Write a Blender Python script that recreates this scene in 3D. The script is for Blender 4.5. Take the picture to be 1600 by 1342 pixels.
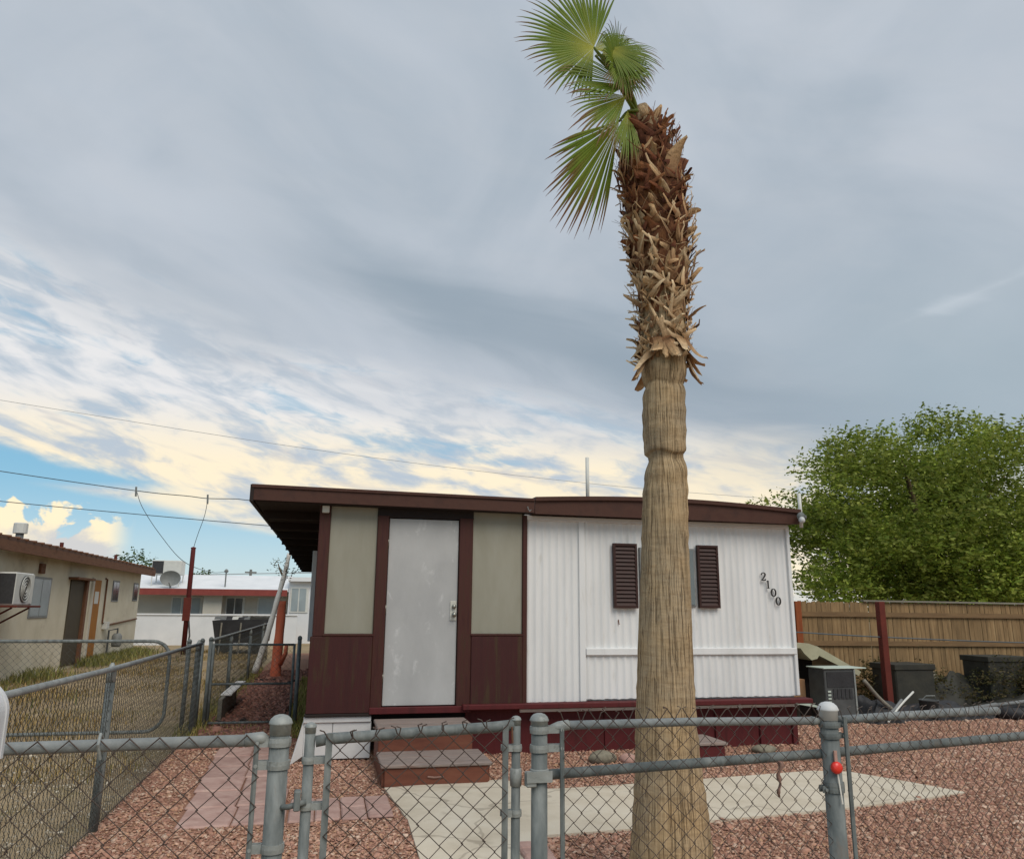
import bpy, bmesh, math, random
import numpy as np
from mathutils import Vector, Matrix
R = math.radians
random.seed(7); rng = np.random.default_rng(11)
for o in list(bpy.data.objects): bpy.data.objects.remove(o)
S = bpy.context.scene
COL = S.collection

# ------------------------------------------------------------------ camera
F_PX, CX, CY = 1220.0, 800.0, 671.0
YAW, PITCH, ROLL = R(13), R(12.9), R(0.5)
EYE = Vector((0, 0, 1.62))
FW = Vector((math.sin(YAW)*math.cos(PITCH), math.cos(YAW)*math.cos(PITCH), math.sin(PITCH)))
RT0 = Vector((math.cos(YAW), -math.sin(YAW), 0)); UP0 = RT0.cross(FW)
RT = RT0*math.cos(ROLL) + UP0*math.sin(ROLL); UP = UP0*math.cos(ROLL) - RT0*math.sin(ROLL)
cd = bpy.data.cameras.new('camera'); cam = bpy.data.objects.new('camera', cd); COL.objects.link(cam)
cd.sensor_fit = 'HORIZONTAL'; cd.sensor_width = 36; cd.lens = 36*F_PX/1600; cd.clip_start = .05; cd.clip_end = 3000
mw = Matrix((RT, UP, -FW)).transposed().to_4x4(); mw.translation = EYE; cam.matrix_world = mw
S.camera = cam

# ------------------------------------------------------------------ world
SUN_EL, SUN_AZ = R(48), R(163)            # azimuth clockwise from +Y: high behind the viewer, a little to the right
W = bpy.data.worlds.new('World'); S.world = W; W.use_nodes = True
nt = W.node_tree; nt.nodes.clear()
class G:
    """small helper that wires math nodes"""
    def __init__(s, nt): s.nt = nt
    def node(s, t, **k):
        n = s.nt.nodes.new(t)
        for a, b in k.items(): setattr(n, a, b)
        return n
    def put(s, sock, v):
        if isinstance(v, (int, float, tuple, list)): sock.default_value = v
        else: s.nt.links.new(v, sock)
    def m(s, op, a, b=None, c=None):
        n = s.node('ShaderNodeMath', operation=op)
        for i, v in enumerate((a, b, c)):
            if v is not None: s.put(n.inputs[i], v)
        return n.outputs[0]
    def add(s, a, b): return s.m('ADD', a, b)
    def sub(s, a, b): return s.m('SUBTRACT', a, b)
    def mul(s, a, b): return s.m('MULTIPLY', a, b)
    def ss(s, x, a, b, lo=0., hi=1.):
        n = s.node('ShaderNodeMapRange', interpolation_type='SMOOTHSTEP')
        flip = a > b
        if flip: a, b, lo, hi = b, a, hi, lo
        for i, v in enumerate((x, a, b, lo, hi)): s.put(n.inputs[i], v)
        return n.outputs[0]
    def vec(s, x, y, z=0.):
        n = s.node('ShaderNodeCombineXYZ')
        for i, v in enumerate((x, y, z)): s.put(n.inputs[i], v)
        return n.outputs[0]
    def noise(s, v, scale, detail=4., rough=.55, dist=0.):
        n = s.node('ShaderNodeTexNoise')
        s.put(n.inputs['Vector'], v); n.inputs['Scale'].default_value = scale
        n.inputs['Detail'].default_value = detail; n.inputs['Roughness'].default_value = rough
        n.inputs['Distortion'].default_value = dist
        return n.outputs['Fac']
    def mix(s, f, a, b):
        n = s.node('ShaderNodeMix', data_type='RGBA')
        s.put(n.inputs[0], f)
        for i, v in ((6, a), (7, b)):
            if isinstance(v, tuple) and len(v) == 3: v = (*v, 1)
            s.put(n.inputs[i], v)
        return n.outputs[2]
def lin(r, g, b, k=1.):
    f = lambda c: (c/255/12.92 if c <= 10 else ((c/255+.055)/1.055)**2.4)*k
    return (f(r), f(g), f(b))
SKY_STRENGTH = 0.10
g = G(nt)
def sc(r, gg, b): return lin(r, gg, b, 1/SKY_STRENGTH*SKY_GAIN)
SKY_GAIN = 0.77
tc = g.node('ShaderNodeTexCoord'); sep = g.node('ShaderNodeSeparateXYZ'); nt.links.new(tc.outputs['Generated'], sep.inputs[0])
DX, DY, DZ = sep.outputs
AZ = g.mul(g.m('ARCTAN2', DX, DY), 57.2958); EL = g.mul(g.m('ARCSINE', DZ), 57.2958)
D = tc.outputs['Generated']
skyt = g.node('ShaderNodeTexSky', sky_type='NISHITA', sun_disc=False)
skyt.sun_elevation = SUN_EL; skyt.sun_rotation = SUN_AZ; skyt.dust_density = 1.2; skyt.air_density = 1.0; skyt.altitude = 600
blue = skyt.outputs[0]
TL = g.add(EL, g.mul(AZ, .20))                                  # tilted coordinate: cloud banks sink to the right
streak = g.noise(g.vec(g.mul(AZ, .05), g.mul(TL, .21), 3.), 1.0, 5, .55, .6)
fine = g.noise(g.vec(g.mul(AZ, .15), g.mul(TL, .42), 8.), 1.0, 5, .55, .5)
big = g.noise(g.vec(g.mul(AZ, .045), g.mul(TL, .075), 1.), 1.0, 5, .5, .7)
# the high grey sheet
grey = g.mix(g.ss(big, .28, .75), sc(164, 176, 188), sc(187, 195, 205))
grey = g.mix(g.mul(g.ss(fine, .3, .85), .16), grey, sc(198, 200, 204))
grey = g.mix(g.mul(g.mul(g.ss(AZ, 26., 44.), g.ss(EL, 28., 14.)), .55), grey, sc(152, 171, 182))
dk = g.m('ABSOLUTE', g.sub(g.add(EL, g.mul(AZ, .30)), g.add(23.8, g.mul(g.sub(streak, .5), 7.))))
dkm = g.mul(g.ss(dk, 5., 0.), g.mul(g.ss(AZ, -12., 6.), g.ss(AZ, 50., 20.)))
grey = g.mix(g.mul(dkm, .72), grey, sc(138, 154, 168))
# the bright bank under its soft rim
ELB = g.m('MINIMUM', g.m('MAXIMUM', g.sub(16.0, g.mul(AZ, .19)), 4.), 21.)
T = g.add(g.sub(EL, ELB), g.mul(g.sub(streak, .5), 9.))
bank = g.ss(T, 3.6, -3.6)
cream = g.mix(g.ss(EL, 14.5, 9.), sc(228, 228, 229), sc(251, 237, 208))
tex = g.noise(g.vec(g.mul(AZ, .34), g.mul(TL, 1.15), 14.), 1.0, 5, .6, .7)
holes = g.mix(g.ss(g.add(fine, g.mul(g.sub(tex, .5), .35)), .58, .34), cream, sc(184, 196, 208))
wispy = g.mix(g.mul(g.ss(g.noise(g.vec(g.mul(AZ, .10), g.mul(TL, .7), 21.), 1., 4, .5, .4), .58, .74), .6), holes, sc(182, 186, 196))
cl = g.mix(bank, grey, wispy)
bh = g.mul(g.mul(bank, g.ss(g.add(streak, g.mul(g.sub(tex, .5), .3)), .45, .32)), g.ss(AZ, 30., 10.))
# blue openings low on the left
UB = g.sub(9.4, g.mul(g.add(AZ, 20.), .17))
gap = g.ss(g.add(g.sub(EL, UB), g.mul(g.sub(fine, .5), 3.0)), .6, -.8)
gap = g.mul(gap, g.ss(AZ, 12., 0.))
wb = g.m('ABSOLUTE', g.sub(EL, g.sub(7.35, g.mul(g.add(AZ, 18.), .045))))
ww = g.mul(g.ss(AZ, -19., -2.), 1.9)
wisp = g.mul(g.ss(g.sub(g.add(wb, g.mul(g.sub(fine, .5), 1.4)), ww), .3, -.6), g.ss(AZ, -20., -15.))
gap = g.mul(gap, g.sub(1., g.mul(wisp, .9)))
cov = g.sub(1., g.m('MAXIMUM', gap, g.mul(bh, .5)))
bluec = g.mix(g.ss(EL, 1., 9.), sc(178, 202, 214), sc(112, 176, 204))
bluec = g.mix(.3, bluec, blue)
col = g.mix(cov, bluec, cl)
# sunlit cumulus near the horizon
cu = g.noise(g.vec(g.mul(AZ, .42), g.mul(EL, .55), 5.), 1., 5, .55, .3)
ctop = g.add(5.0, g.mul(g.sub(cu, .44), 9.))
cum = g.mul(g.ss(g.sub(EL, ctop), .3, -.25), g.ss(AZ, -12.5, -14.5))
cumc = g.mix(g.ss(g.add(EL, g.mul(g.sub(cu, .5), 7.)), 3.2, 5.2), sc(206, 206, 206), sc(255, 240, 205))
col = g.mix(g.mul(cum, g.ss(EL, 1., 3.4)), col, cumc)
# one light plume on the right
pl = g.m('ABSOLUTE', g.sub(EL, g.add(18.5, g.mul(g.sub(AZ, 40.), .24))))
plm = g.mul(g.ss(g.add(pl, g.mul(g.sub(fine, .5), 2.6)), .75, -.3), g.mul(g.ss(AZ, 38.5, 44.), g.ss(AZ, 66., 54.)))
col = g.mix(g.mul(plm, .5), col, sc(200, 208, 216))
bg = g.node('ShaderNodeBackground'); bg.inputs[1].default_value = SKY_STRENGTH
nt.links.new(col, bg.inputs[0])
wo = g.node('ShaderNodeOutputWorld'); nt.links.new(bg.outputs[0], wo.inputs[0])

sl = bpy.data.lights.new('sun', 'SUN'); sun = bpy.data.objects.new('sun', sl); COL.objects.link(sun)
sl.energy = 1.6; sl.angle = R(38); sl.color = (1, .93, .83)
sd = Vector((math.sin(SUN_AZ)*math.cos(SUN_EL), math.cos(SUN_AZ)*math.cos(SUN_EL), math.sin(SUN_EL)))
sun.rotation_euler = (-sd).to_track_quat('-Z', 'Y').to_euler()
vs = S.view_settings; vs.view_transform = 'Standard'; vs.look = 'None'; vs.exposure = 0.46; vs.gamma = 1; vs.use_curve_mapping = False

# ------------------------------------------------------------------ materials
MATS = {}
def pm(name, cols, scale=6., rough=.75, bump=.15, bscale=80., metal=0., stretch=(1, 1, 1), rnd=0., spec=.3, spots=None, detail=6):
    """procedural material: noise between the colours (sRGB), fine relief, optional stains and per-object variation"""
    m = bpy.data.materials.new(name); m.use_nodes = True; n = m.node_tree; q = G(n)
    b = n.nodes['Principled BSDF']
    t = q.node('ShaderNodeTexCoord'); mp = q.node('ShaderNodeMapping'); n.links.new(t.outputs['Object'], mp.inputs[0]); mp.inputs['Scale'].default_value = stretch
    v = mp.outputs[0]
    if rnd:
        oi = q.node('ShaderNodeObjectInfo'); ad = q.node('ShaderNodeVectorMath', operation='ADD')
        n.links.new(v, ad.inputs[0]); n.links.new(q.vec(q.mul(oi.outputs['Random'], 37.), q.mul(oi.outputs['Random'], 91.), q.mul(oi.outputs['Random'], 13.)), ad.inputs[1]); v = ad.outputs[0]
    nz = q.noise(v, scale, detail, .6, .2)
    cr = q.node('ShaderNodeValToRGB'); n.links.new(nz, cr.inputs[0]); el = cr.color_ramp.elements
    while len(el) < len(cols): el.new(.5)
    for i, c in enumerate(cols):
        el[i].position = .28 + .44*i/max(1, len(cols)-1); el[i].color = (*lin(*c), 1)
    c = cr.outputs[0]
    if spots:
        scol, sscale, lo, hi, amt = spots
        c = q.mix(q.mul(q.ss(q.noise(v, sscale, 5, .65, .3), lo, hi), amt), c, lin(*scol))
    if rnd:
        hs = q.node('ShaderNodeHueSaturation'); n.links.new(c, hs.inputs['Color'])
        n.links.new(q.add(1-rnd, q.mul(oi.outputs['Random'], 2*rnd)), hs.inputs['Value']); c = hs.outputs[0]
    n.links.new(c, b.inputs['Base Color'])
    b.inputs['Metallic'].default_value = metal; b.inputs['Specular IOR Level'].default_value = spec
    n.links.new(q.add(rough-.1, q.mul(nz, .2)), b.inputs['Roughness'])
    if bump:
        bp = q.node('ShaderNodeBump'); bp.inputs['Strength'].default_value = bump; bp.inputs['Distance'].default_value = .01
        n.links.new(q.noise(v, bscale, 4, .6), bp.inputs['Height']); n.links.new(bp.outputs[0], b.inputs['Normal'])
    MATS[name] = m; return m
def attrmat(name, rough=.8, bump=.3, bscale=120., trans=0., nscale=30., var=.25, stretch=None):
    """colour from the mesh's colour attribute, broken up by noise"""
    m = bpy.data.materials.new(name); m.use_nodes = True; n = m.node_tree; q = G(n); b = n.nodes['Principled BSDF']
    a = q.node('ShaderNodeAttribute', attribute_name='col'); t = q.node('ShaderNodeTexCoord')
    tv = t.outputs['Object']
    if stretch:
        mp = q.node('ShaderNodeMapping'); n.links.new(tv, mp.inputs[0]); mp.inputs['Scale'].default_value = stretch; tv = mp.outputs[0]
    nz = q.noise(tv, nscale, 5, .6)
    hs = q.node('ShaderNodeHueSaturation'); n.links.new(a.outputs['Color'], hs.inputs['Color']); n.links.new(q.add(1-var, q.mul(nz, 2*var)), hs.inputs['Value'])
    n.links.new(hs.outputs[0], b.inputs['Base Color']); b.inputs['Roughness'].default_value = rough; b.inputs['Specular IOR Level'].default_value = .25
    if bump:
        bp = q.node('ShaderNodeBump'); bp.inputs['Strength'].default_value = bump; bp.inputs['Distance'].default_value = .006
        n.links.new(q.noise(tv, bscale, 3, .6), bp.inputs['Height']); n.links.new(bp.outputs[0], b.inputs['Normal'])
    if trans:
        tr = q.node('ShaderNodeBsdfTranslucent'); n.links.new(hs.outputs[0], tr.inputs[0]); mx = q.node('ShaderNodeMixShader'); mx.inputs[0].default_value = trans
        n.links.new(b.outputs[0], mx.inputs[1]); n.links.new(tr.outputs[0], mx.inputs[2]); n.links.new(mx.outputs[0], n.nodes['Material Output'].inputs[0])
    MATS[name] = m; return m
def glass(name, c=(60, 70, 75), rough=.08):
    m = pm(name, [c, tuple(int(x*1.15) for x in c)], 2., rough+.1, 0., spec=.9); return m

# ------------------------------------------------------------------ geometry helpers
class MB:
    def __init__(s): s.v = []; s.f = []
    def add(s, vs, fs):
        k = len(s.v); s.v += [tuple(p) for p in vs]; s.f += [tuple(i+k for i in f) for f in fs]; return s
    def hexa(s, p):           # eight corners: bottom ring then top ring
        return s.add(p, [(3, 2, 1, 0), (4, 5, 6, 7), (0, 1, 5, 4), (1, 2, 6, 5), (2, 3, 7, 6), (3, 0, 4, 7)])
    def box(s, x0, x1, y0, y1, z0, z1, c=0.):
        if not c:
            return s.hexa([(x0, y0, z0), (x1, y0, z0), (x1, y1, z0), (x0, y1, z0), (x0, y0, z1), (x1, y0, z1), (x1, y1, z1), (x0, y1, z1)])
        bm = bmesh.new(); bmesh.ops.create_cube(bm, size=1)
        for v in bm.verts: v.co = Vector(((x0+x1)/2+v.co.x*(x1-x0), (y0+y1)/2+v.co.y*(y1-y0), (z0+z1)/2+v.co.z*(z1-z0)))
        bmesh.ops.bevel(bm, geom=list(bm.edges), offset=min(c, .45*min(x1-x0, y1-y0, z1-z0)), segments=1, affect='EDGES')
        bm.verts.index_update(); s.add([v.co[:] for v in bm.verts], [[v.index for v in f.verts] for f in bm.faces]); bm.free(); return s
    def tube(s, pts, r, n=8, cap=True):
        pts = [Vector(p) for p in pts]; rs = r if isinstance(r, (list, tuple)) else [r]*len(pts)
        k = len(s.v); ref = None
        for i, p in enumerate(pts):
            t = (pts[min(i+1, len(pts)-1)] - pts[max(i-1, 0)]).normalized()
            if ref is None:
                ref = t.cross(Vector((0, 0, 1)) if abs(t.z) < .9 else Vector((1, 0, 0))).normalized()
            ref = (ref - t*ref.dot(t)).normalized(); w = t.cross(ref)
            for j in range(n):
                a = 2*math.pi*j/n; s.v.append(tuple(p + (ref*math.cos(a) + w*math.sin(a))*rs[i]))
        for i in range(len(pts)-1):
            for j in range(n):
                a, b = k+i*n+j, k+i*n+(j+1) % n; s.f.append((a, b, b+n, a+n))
        if cap:
            s.f.append(tuple(k+j for j in reversed(range(n)))); s.f.append(tuple(k+(len(pts)-1)*n+j for j in range(n)))
        return s
    def lathe(s, prof, c, n=20):     # profile (radius, z) around a vertical axis
        k = len(s.v)
        for r, z in prof:
            for j in range(n):
                a = 2*math.pi*j/n; s.v.append((c[0]+r*math.cos(a), c[1]+r*math.sin(a), c[2]+z))
        for i in range(len(prof)-1):
            for j in range(n):
                a, b = k+i*n+j, k+i*n+(j+1) % n; s.f.append((a, b, b+n, a+n))
        s.f.append(tuple(k+j for j in reversed(range(n)))); s.f.append(tuple(k+(len(prof)-1)*n+j for j in range(n)))
        return s
    def prism(s, poly, ax, d0, d1):   # polygon swept along an axis; poly in the two other axes
        def P(u, v, d): return {'x': (d, u, v), 'y': (u, d, v), 'z': (u, v, d)}[ax]
        n = len(poly)
        return s.add([P(*p, d0) for p in poly] + [P(*p, d1) for p in poly],
                     [tuple(range(n)), tuple(reversed(range(n, 2*n)))] + [(i, n+i, n+(i+1) % n, (i+1) % n) for i in range(n)])
    def build(s, name, mat, parent=None, smooth=False, **k): return obj(name, s.v, s.f, mat, parent, smooth, **k)
def root_of(o):
    while o.parent: o = o.parent
    return o
def obj(name, v, f, mat, parent=None, smooth=False, label=None, cat=None, group=None, kind=None, loc=None):
    """one mesh object; coordinates are world coordinates (stored relative to the thing it belongs to)"""
    off = Vector(root_of(parent).location) if parent else Vector(loc or (0, 0, 0))
    me = bpy.data.meshes.new(name); me.from_pydata([tuple(Vector(p)-off) for p in v], [], [tuple(x) for x in f])
    bm = bmesh.new(); bm.from_mesh(me); bmesh.ops.recalc_face_normals(bm, faces=bm.faces); bm.to_mesh(me); bm.free()
    me.materials.append(MATS[mat] if isinstance(mat, str) else mat)
    if smooth: me.shade_smooth()
    o = bpy.data.objects.new(name, me); COL.objects.link(o)
    if parent: o.parent = parent
    else: o.location = off
    tag(o, label, cat, group, kind); return o
def tag(o, label=None, cat=None, group=None, kind=None):
    for k, x in (('label', label), ('category', cat), ('group', group), ('kind', kind)):
        if x: o[k] = x
    return o
def thing(name, label, cat, loc, group=None):
    o = bpy.data.objects.new(name, None); COL.objects.link(o); o.location = loc; o.empty_display_size = .2
    return tag(o, label, cat, group)
def bx(name, x0, x1, y0, y1, z0, z1, mat, parent, c=.006, **k):
    return MB().box(x0, x1, y0, y1, z0, z1, c).build(name, mat, parent, **k)
def npmesh(name, V, Fq, mat, cols=None, parent=None, **k):
    """fast mesh from arrays; Fq (n,3) or (n,4); cols per vertex"""
    off = np.array(root_of(parent).location) if parent else np.zeros(3)
    me = bpy.data.meshes.new(name); V = np.asarray(V, np.float32)-off.astype(np.float32); Fq = np.asarray(Fq, np.int32)
    me.vertices.add(len(V)); me.vertices.foreach_set('co', V.ravel())
    n, w = Fq.shape; me.loops.add(n*w); me.loops.foreach_set('vertex_index', Fq.ravel())
    me.polygons.add(n); me.polygons.foreach_set('loop_start', np.arange(0, n*w, w, dtype=np.int32))
    if cols is not None:
        a = me.color_attributes.new('col', 'FLOAT_COLOR', 'POINT'); c4 = np.ones((len(V), 4), np.float32); c4[:, :3] = cols
        a.data.foreach_set('color', c4.ravel())
    me.update(calc_edges=True); me.validate()
    me.materials.append(MATS[mat]); o = bpy.data.objects.new(name, me); COL.objects.link(o)
    if parent: o.parent = parent
    return tag(o, **k)
def bez(pts, n=12):
    """smooth line through points (Catmull-Rom)"""
    P = [Vector(p) for p in pts]; P = [2*P[0]-P[1]] + P + [2*P[-1]-P[-2]]; out = []
    for i in range(1, len(P)-2):
        for k in range(n):
            t = k/n; a, b, c, d = P[i-1], P[i], P[i+1], P[i+2]
            out.append(.5*((2*b)+(c-a)*t+(2*a-5*b+4*c-d)*t*t+(3*b-a-3*c+d)*t**3))
    return out+[P[-2]]

# material list
pm('dirt', [(122, 104, 80), (150, 131, 102), (166, 147, 116)], 1.4, .95, .5, 40., spots=((120, 108, 70), .8, .5, .68, .7))
pm('gravel_bed', [(124, 88, 70), (146, 107, 87), (160, 121, 100)], 34., .95, .9, 60., spots=((120, 92, 70), 1.2, .5, .75, .5))
pm('concrete', [(184, 172, 152), (200, 189, 170), (208, 199, 182)], 2.2, .9, .25, 150., spots=((150, 140, 122), 4., .56, .75, .5))
cm = MATS['concrete'].node_tree; q = G(cm); cb = cm.nodes['Principled BSDF']; src = cb.inputs['Base Color'].links[0].from_socket
tcn = q.node('ShaderNodeTexCoord'); wv = q.node('ShaderNodeVectorMath', operation='ADD'); cm.links.new(tcn.outputs['Object'], wv.inputs[0]); nn_ = q.node('ShaderNodeTexNoise'); cm.links.new(tcn.outputs['Object'], nn_.inputs['Vector']); nn_.inputs['Scale'].default_value = 3.; sv = q.node('ShaderNodeVectorMath', operation='SCALE'); cm.links.new(nn_.outputs['Color'], sv.inputs[0]); sv.inputs['Scale'].default_value = .3; cm.links.new(sv.outputs[0], wv.inputs[1])
vo = q.node('ShaderNodeTexVoronoi', feature='DISTANCE_TO_EDGE'); cm.links.new(wv.outputs[0], vo.inputs['Vector']); vo.inputs['Scale'].default_value = .62
cm.links.new(q.mix(q.mul(q.ss(vo.outputs['Distance'], .009, .003), .4), src, lin(110, 98, 84)), cb.inputs['Base Color'])
pm('concrete_edge', [(70, 40, 38), (96, 62, 55)], 6., .9, .3)
pm('paver', [(154, 122, 113), (172, 141, 131), (184, 156, 145)], 7., .9, .3, 140., rnd=.07, spots=((190, 165, 150), 14., .58, .75, .5))
pm('brown_trim', [(58, 34, 27), (72, 44, 34), (66, 38, 30)], 5., .6, .12, 40., stretch=(1, 1, 1), spots=((92, 62, 48), 9., .6, .8, .35))
pm('brown_post', [(56, 26, 24), (70, 36, 30), (62, 42, 28)], 5., .6, .2, 30., stretch=(9, 9, .8), spots=((130, 100, 80), 16., .70, .78, .4))
pm('maroon_panel', [(54, 26, 24), (64, 29, 28), (54, 38, 26)], 2.2, .62, .18, 30., stretch=(5, 5, .45), spots=((70, 52, 34), 2.2, .50, .68, .75))
pm('maroon_skirt', [(74, 24, 27), (86, 29, 31), (66, 26, 25)], 3.0, .65, .2, 40., stretch=(3, 3, .7), spots=((130, 84, 78), 8., .64, .8, .3))
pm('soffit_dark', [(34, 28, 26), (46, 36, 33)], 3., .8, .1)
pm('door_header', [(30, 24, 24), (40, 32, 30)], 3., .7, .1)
pm('screen_panel', [(140, 137, 122), (148, 145, 131), (154, 152, 139)], 2.5, .8, .3, 220., stretch=(1.6, 1.6, .5))
pm('white_siding', [(206, 206, 205), (216, 216, 215), (222, 222, 221)], 1.2, .55, .05, 30., stretch=(3, 3, .5), spots=((172, 166, 152), 3., .56, .82, .6))
pm('white_paint', [(198, 197, 196), (213, 212, 210)], 4., .6, .12, 60., spots=((140, 134, 132), 7., .60, .8, .5))
pm('door_paint', [(160, 160, 160), (172, 172, 171), (182, 182, 181)], 1.7, .55, .12, 14., stretch=(1, 1, .6), spots=((205, 205, 204), 6., .57, .72, .6))
pm('brass_plate', [(190, 190, 180), (206, 204, 194)], 10., .45, .05)
pm('lock_metal', [(120, 120, 112), (150, 150, 142)], 12., .3, 0., metal=.8, spec=.6)
pm('shutter', [(46, 26, 22), (58, 33, 28)], 12., .55, .1)
pm('number_black', [(30, 28, 28), (40, 38, 36)], 20., .5, 0.)
glass('window_glass', (92, 102, 106)); glass('dark_glass', (48, 54, 56)); glass('pale_glass', (132, 142, 146))
pm('window_frame', [(110, 112, 112), (140, 142, 142)], 10., .5, .05)
pm('step_wood', [(116, 104, 100), (140, 127, 120), (158, 144, 134)], 5., .8, .3, 60., stretch=(.7, 4, 4), spots=((96, 56, 50), 5., .52, .7, .6))
pm('step_red', [(92, 52, 40), (112, 66, 50), (122, 78, 60)], 4., .7, .2, 50., stretch=(.6, 3, 3), spots=((165, 130, 116), 7., .66, .78, .5))
pm('galvanized', [(80, 86, 86), (104, 109, 108), (132, 136, 134)], 22., .62, .2, 90., metal=.0, spots=((112, 92, 76), 9., .60, .74, .55), stretch=(1, 1, .35))
pm('galvanized_rail', [(110, 115, 116), (128, 132, 132), (146, 149, 148)], 11., .6, .2, 90., metal=.0, spots=((98, 92, 86), 13., .54, .70, .75))
pm('galvanized_cap', [(128, 132, 130), (152, 155, 152)], 14., .5, .2, 70., metal=.1, spots=((104, 106, 102), 40., .55, .7, .6))
pm('white_cap', [(186, 188, 188), (200, 200, 200)], 14., .5, .08)
pm('wire', [(70, 58, 50), (88, 78, 72), (66, 50, 42)], 12., .55, 0., metal=.4)
pm('wire_far', [(64, 64, 60), (84, 84, 80)], 8., .6, 0., metal=.3)
pm('rust', [(96, 66, 52), (118, 84, 66)], 20., .8, .2)
pm('stucco', [(204, 195, 172), (216, 207, 185), (222, 215, 196)], 1.3, .95, .4, 90., spots=((160, 150, 128), 1.1, .52, .75, .6))
pm('stucco_pale', [(190, 184, 170), (202, 196, 184)], 1.3, .95, .2, 60.)
pm('white_roof', [(212, 214, 216), (226, 227, 228)], 1.5, .8, .1, 30.)
pm('white_wall', [(206, 208, 210), (220, 221, 222)], 1.5, .85, .1, 40., spots=((180, 178, 172), 2., .6, .8, .5))
pm('red_fascia', [(122, 56, 50), (138, 66, 58)], 4., .6, .1)
pm('brown_fascia', [(98, 66, 48), (116, 80, 58), (90, 60, 44)], 4., .8, .2, 50., stretch=(4, .6, 4))
pm('roof_tar', [(84, 62, 52), (104, 78, 66)], 5., .9, .4)
pm('ochre_door', [(150, 96, 36), (172, 114, 46)], 3., .7, .1, stretch=(4, 4, .6))
pm('olive_door', [(70, 62, 50), (84, 76, 62)], 3., .7, .1)
pm('ac_white', [(196, 196, 190), (208, 208, 202)], 8., .5, .03)
pm('ac_dark', [(48, 48, 50), (62, 62, 64)], 20., .6, .1)
pm('red_pole', [(86, 32, 32), (102, 40, 38)], 6., .6, .1)
pm('cable', [(70, 80, 86), (84, 94, 100)], 6., .6, 0.)
pm('cable_pale', [(150, 156, 162), (165, 170, 176)], 6., .6, 0.)
pm('dish_grey', [(112, 114, 112), (128, 130, 128)], 8., .5, 0.)
pm('orange_paint', [(206, 104, 74), (216, 118, 88), (190, 110, 88)], 6., .8, .4, 30., stretch=(3, 3, .6), spots=((200, 184, 168), 6., .60, .72, .7))
pm('birch', [(200, 196, 190), (216, 212, 206), (176, 168, 160)], 8., .8, .3, 30., spots=((70, 60, 54), 9., .60, .68, .8))
pm('tarp_black', [(40, 40, 42), (56, 56, 58)], 4., .6, .4, 20.)
pm('tarp_grey', [(96, 98, 98), (124, 126, 126)], 4., .6, .4, 20.)
pm('tarp_dark', [(44, 44, 40), (62, 60, 52)], 4., .7, .5, 14.)
pm('cedar', [(104, 84, 58), (132, 107, 75), (152, 127, 92)], 5., .85, .25, 60., stretch=(3, 3, .35), rnd=.16, spots=((104, 66, 34), 7., .62, .72, .6))
pm('cedar_rail', [(104, 82, 58), (128, 102, 72)], 5., .85, .3, stretch=(.5, 3, 3))
pm('cedar_post', [(120, 62, 34), (140, 76, 44)], 5., .85, .3, stretch=(3, 3, .5))
pm('rust_post', [(86, 36, 28), (104, 46, 36)], 6., .8, .3)
pm('awning', [(150, 146, 122), (166, 162, 138)], 3., .8, .15, 40., spots=((120, 112, 88), 4., .55, .75, .5))
pm('cabinet_grey', [(70, 72, 72), (92, 94, 94)], 5., .5, .1, metal=.2)
pm('cardboard', [(150, 112, 82), (166, 128, 96)], 4., .9, .1)
pm('pale_plastic', [(172, 184, 172), (188, 198, 188)], 4., .6, .05)
pm('weathered_wood', [(112, 108, 98), (138, 132, 120)], 5., .9, .3, stretch=(.5, 3, 3))
pm('rock', [(108, 102, 88), (132, 126, 110), (96, 92, 80)], 9., .9, .5, 40.)
pm('rock_pink', [(160, 126, 116), (180, 146, 134)], 9., .9, .5, 40.)
pm('fabric_black', [(38, 32, 30), (54, 46, 42)], 8., .9, .4)
pm('reflector_red', [(214, 44, 34), (226, 56, 42)], 60., .3, .2, 90., spec=.6)
pm('white_stick', [(220, 216, 206), (230, 226, 218)], 20., .6, 0.)
pm('rag', [(124, 94, 84), (150, 120, 108)], 14., .95, .5)
pm('mailbox_white', [(200, 201, 204), (212, 213, 215)], 3., .5, .06, 20.)
pm('bark', [(92, 76, 58), (112, 94, 74)], 12., .9, .6, 30., stretch=(2, 2, .5))
attrmat('stones', .92, .5, 90., 0., 60., .3)
attrmat('leafmat', .6, 0., 10., .38, 3., .22)
attrmat('frondmat', .5, 0., 10., .35, 12., .2)
attrmat('bootmat', .92, .9, 60., 0., 34., .55, (5, 5, .5))
attrmat('grassmat', .8, 0., 10., .25, 2., .25)

# palm trunk: vertical cracked fibres and faint rings
m = bpy.data.materials.new('palm_trunk'); m.use_nodes = True; n = m.node_tree; q = G(n); b = n.nodes['Principled BSDF']
t = q.node('ShaderNodeTexCoord'); sp = q.node('ShaderNodeSeparateXYZ'); n.links.new(t.outputs['Object'], sp.inputs[0])
ang = q.m('ARCTAN2', sp.outputs[1], sp.outputs[0]); Z = sp.outputs[2]
cosA, sinA = q.m('COSINE', ang), q.m('SINE', ang)
wob = q.noise(q.vec(q.mul(cosA, 2.), q.mul(sinA, 2.), q.mul(Z, 3.)), 1., 3)
v1 = q.vec(q.mul(cosA, 25.), q.mul(sinA, 25.), q.add(q.mul(Z, 3.4), q.mul(wob, 1.4)))
fib = q.noise(v1, 1., 4, .65, .6)
v3 = q.vec(q.mul(cosA, 5.), q.mul(sinA, 5.), q.add(q.mul(Z, 1.1), q.mul(wob, 1.)))
split = q.noise(v3, 1., 4, .6, .4)
v2 = q.vec(q.mul(cosA, 1.2), q.mul(sinA, 1.2), q.mul(Z, 34.))
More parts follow.
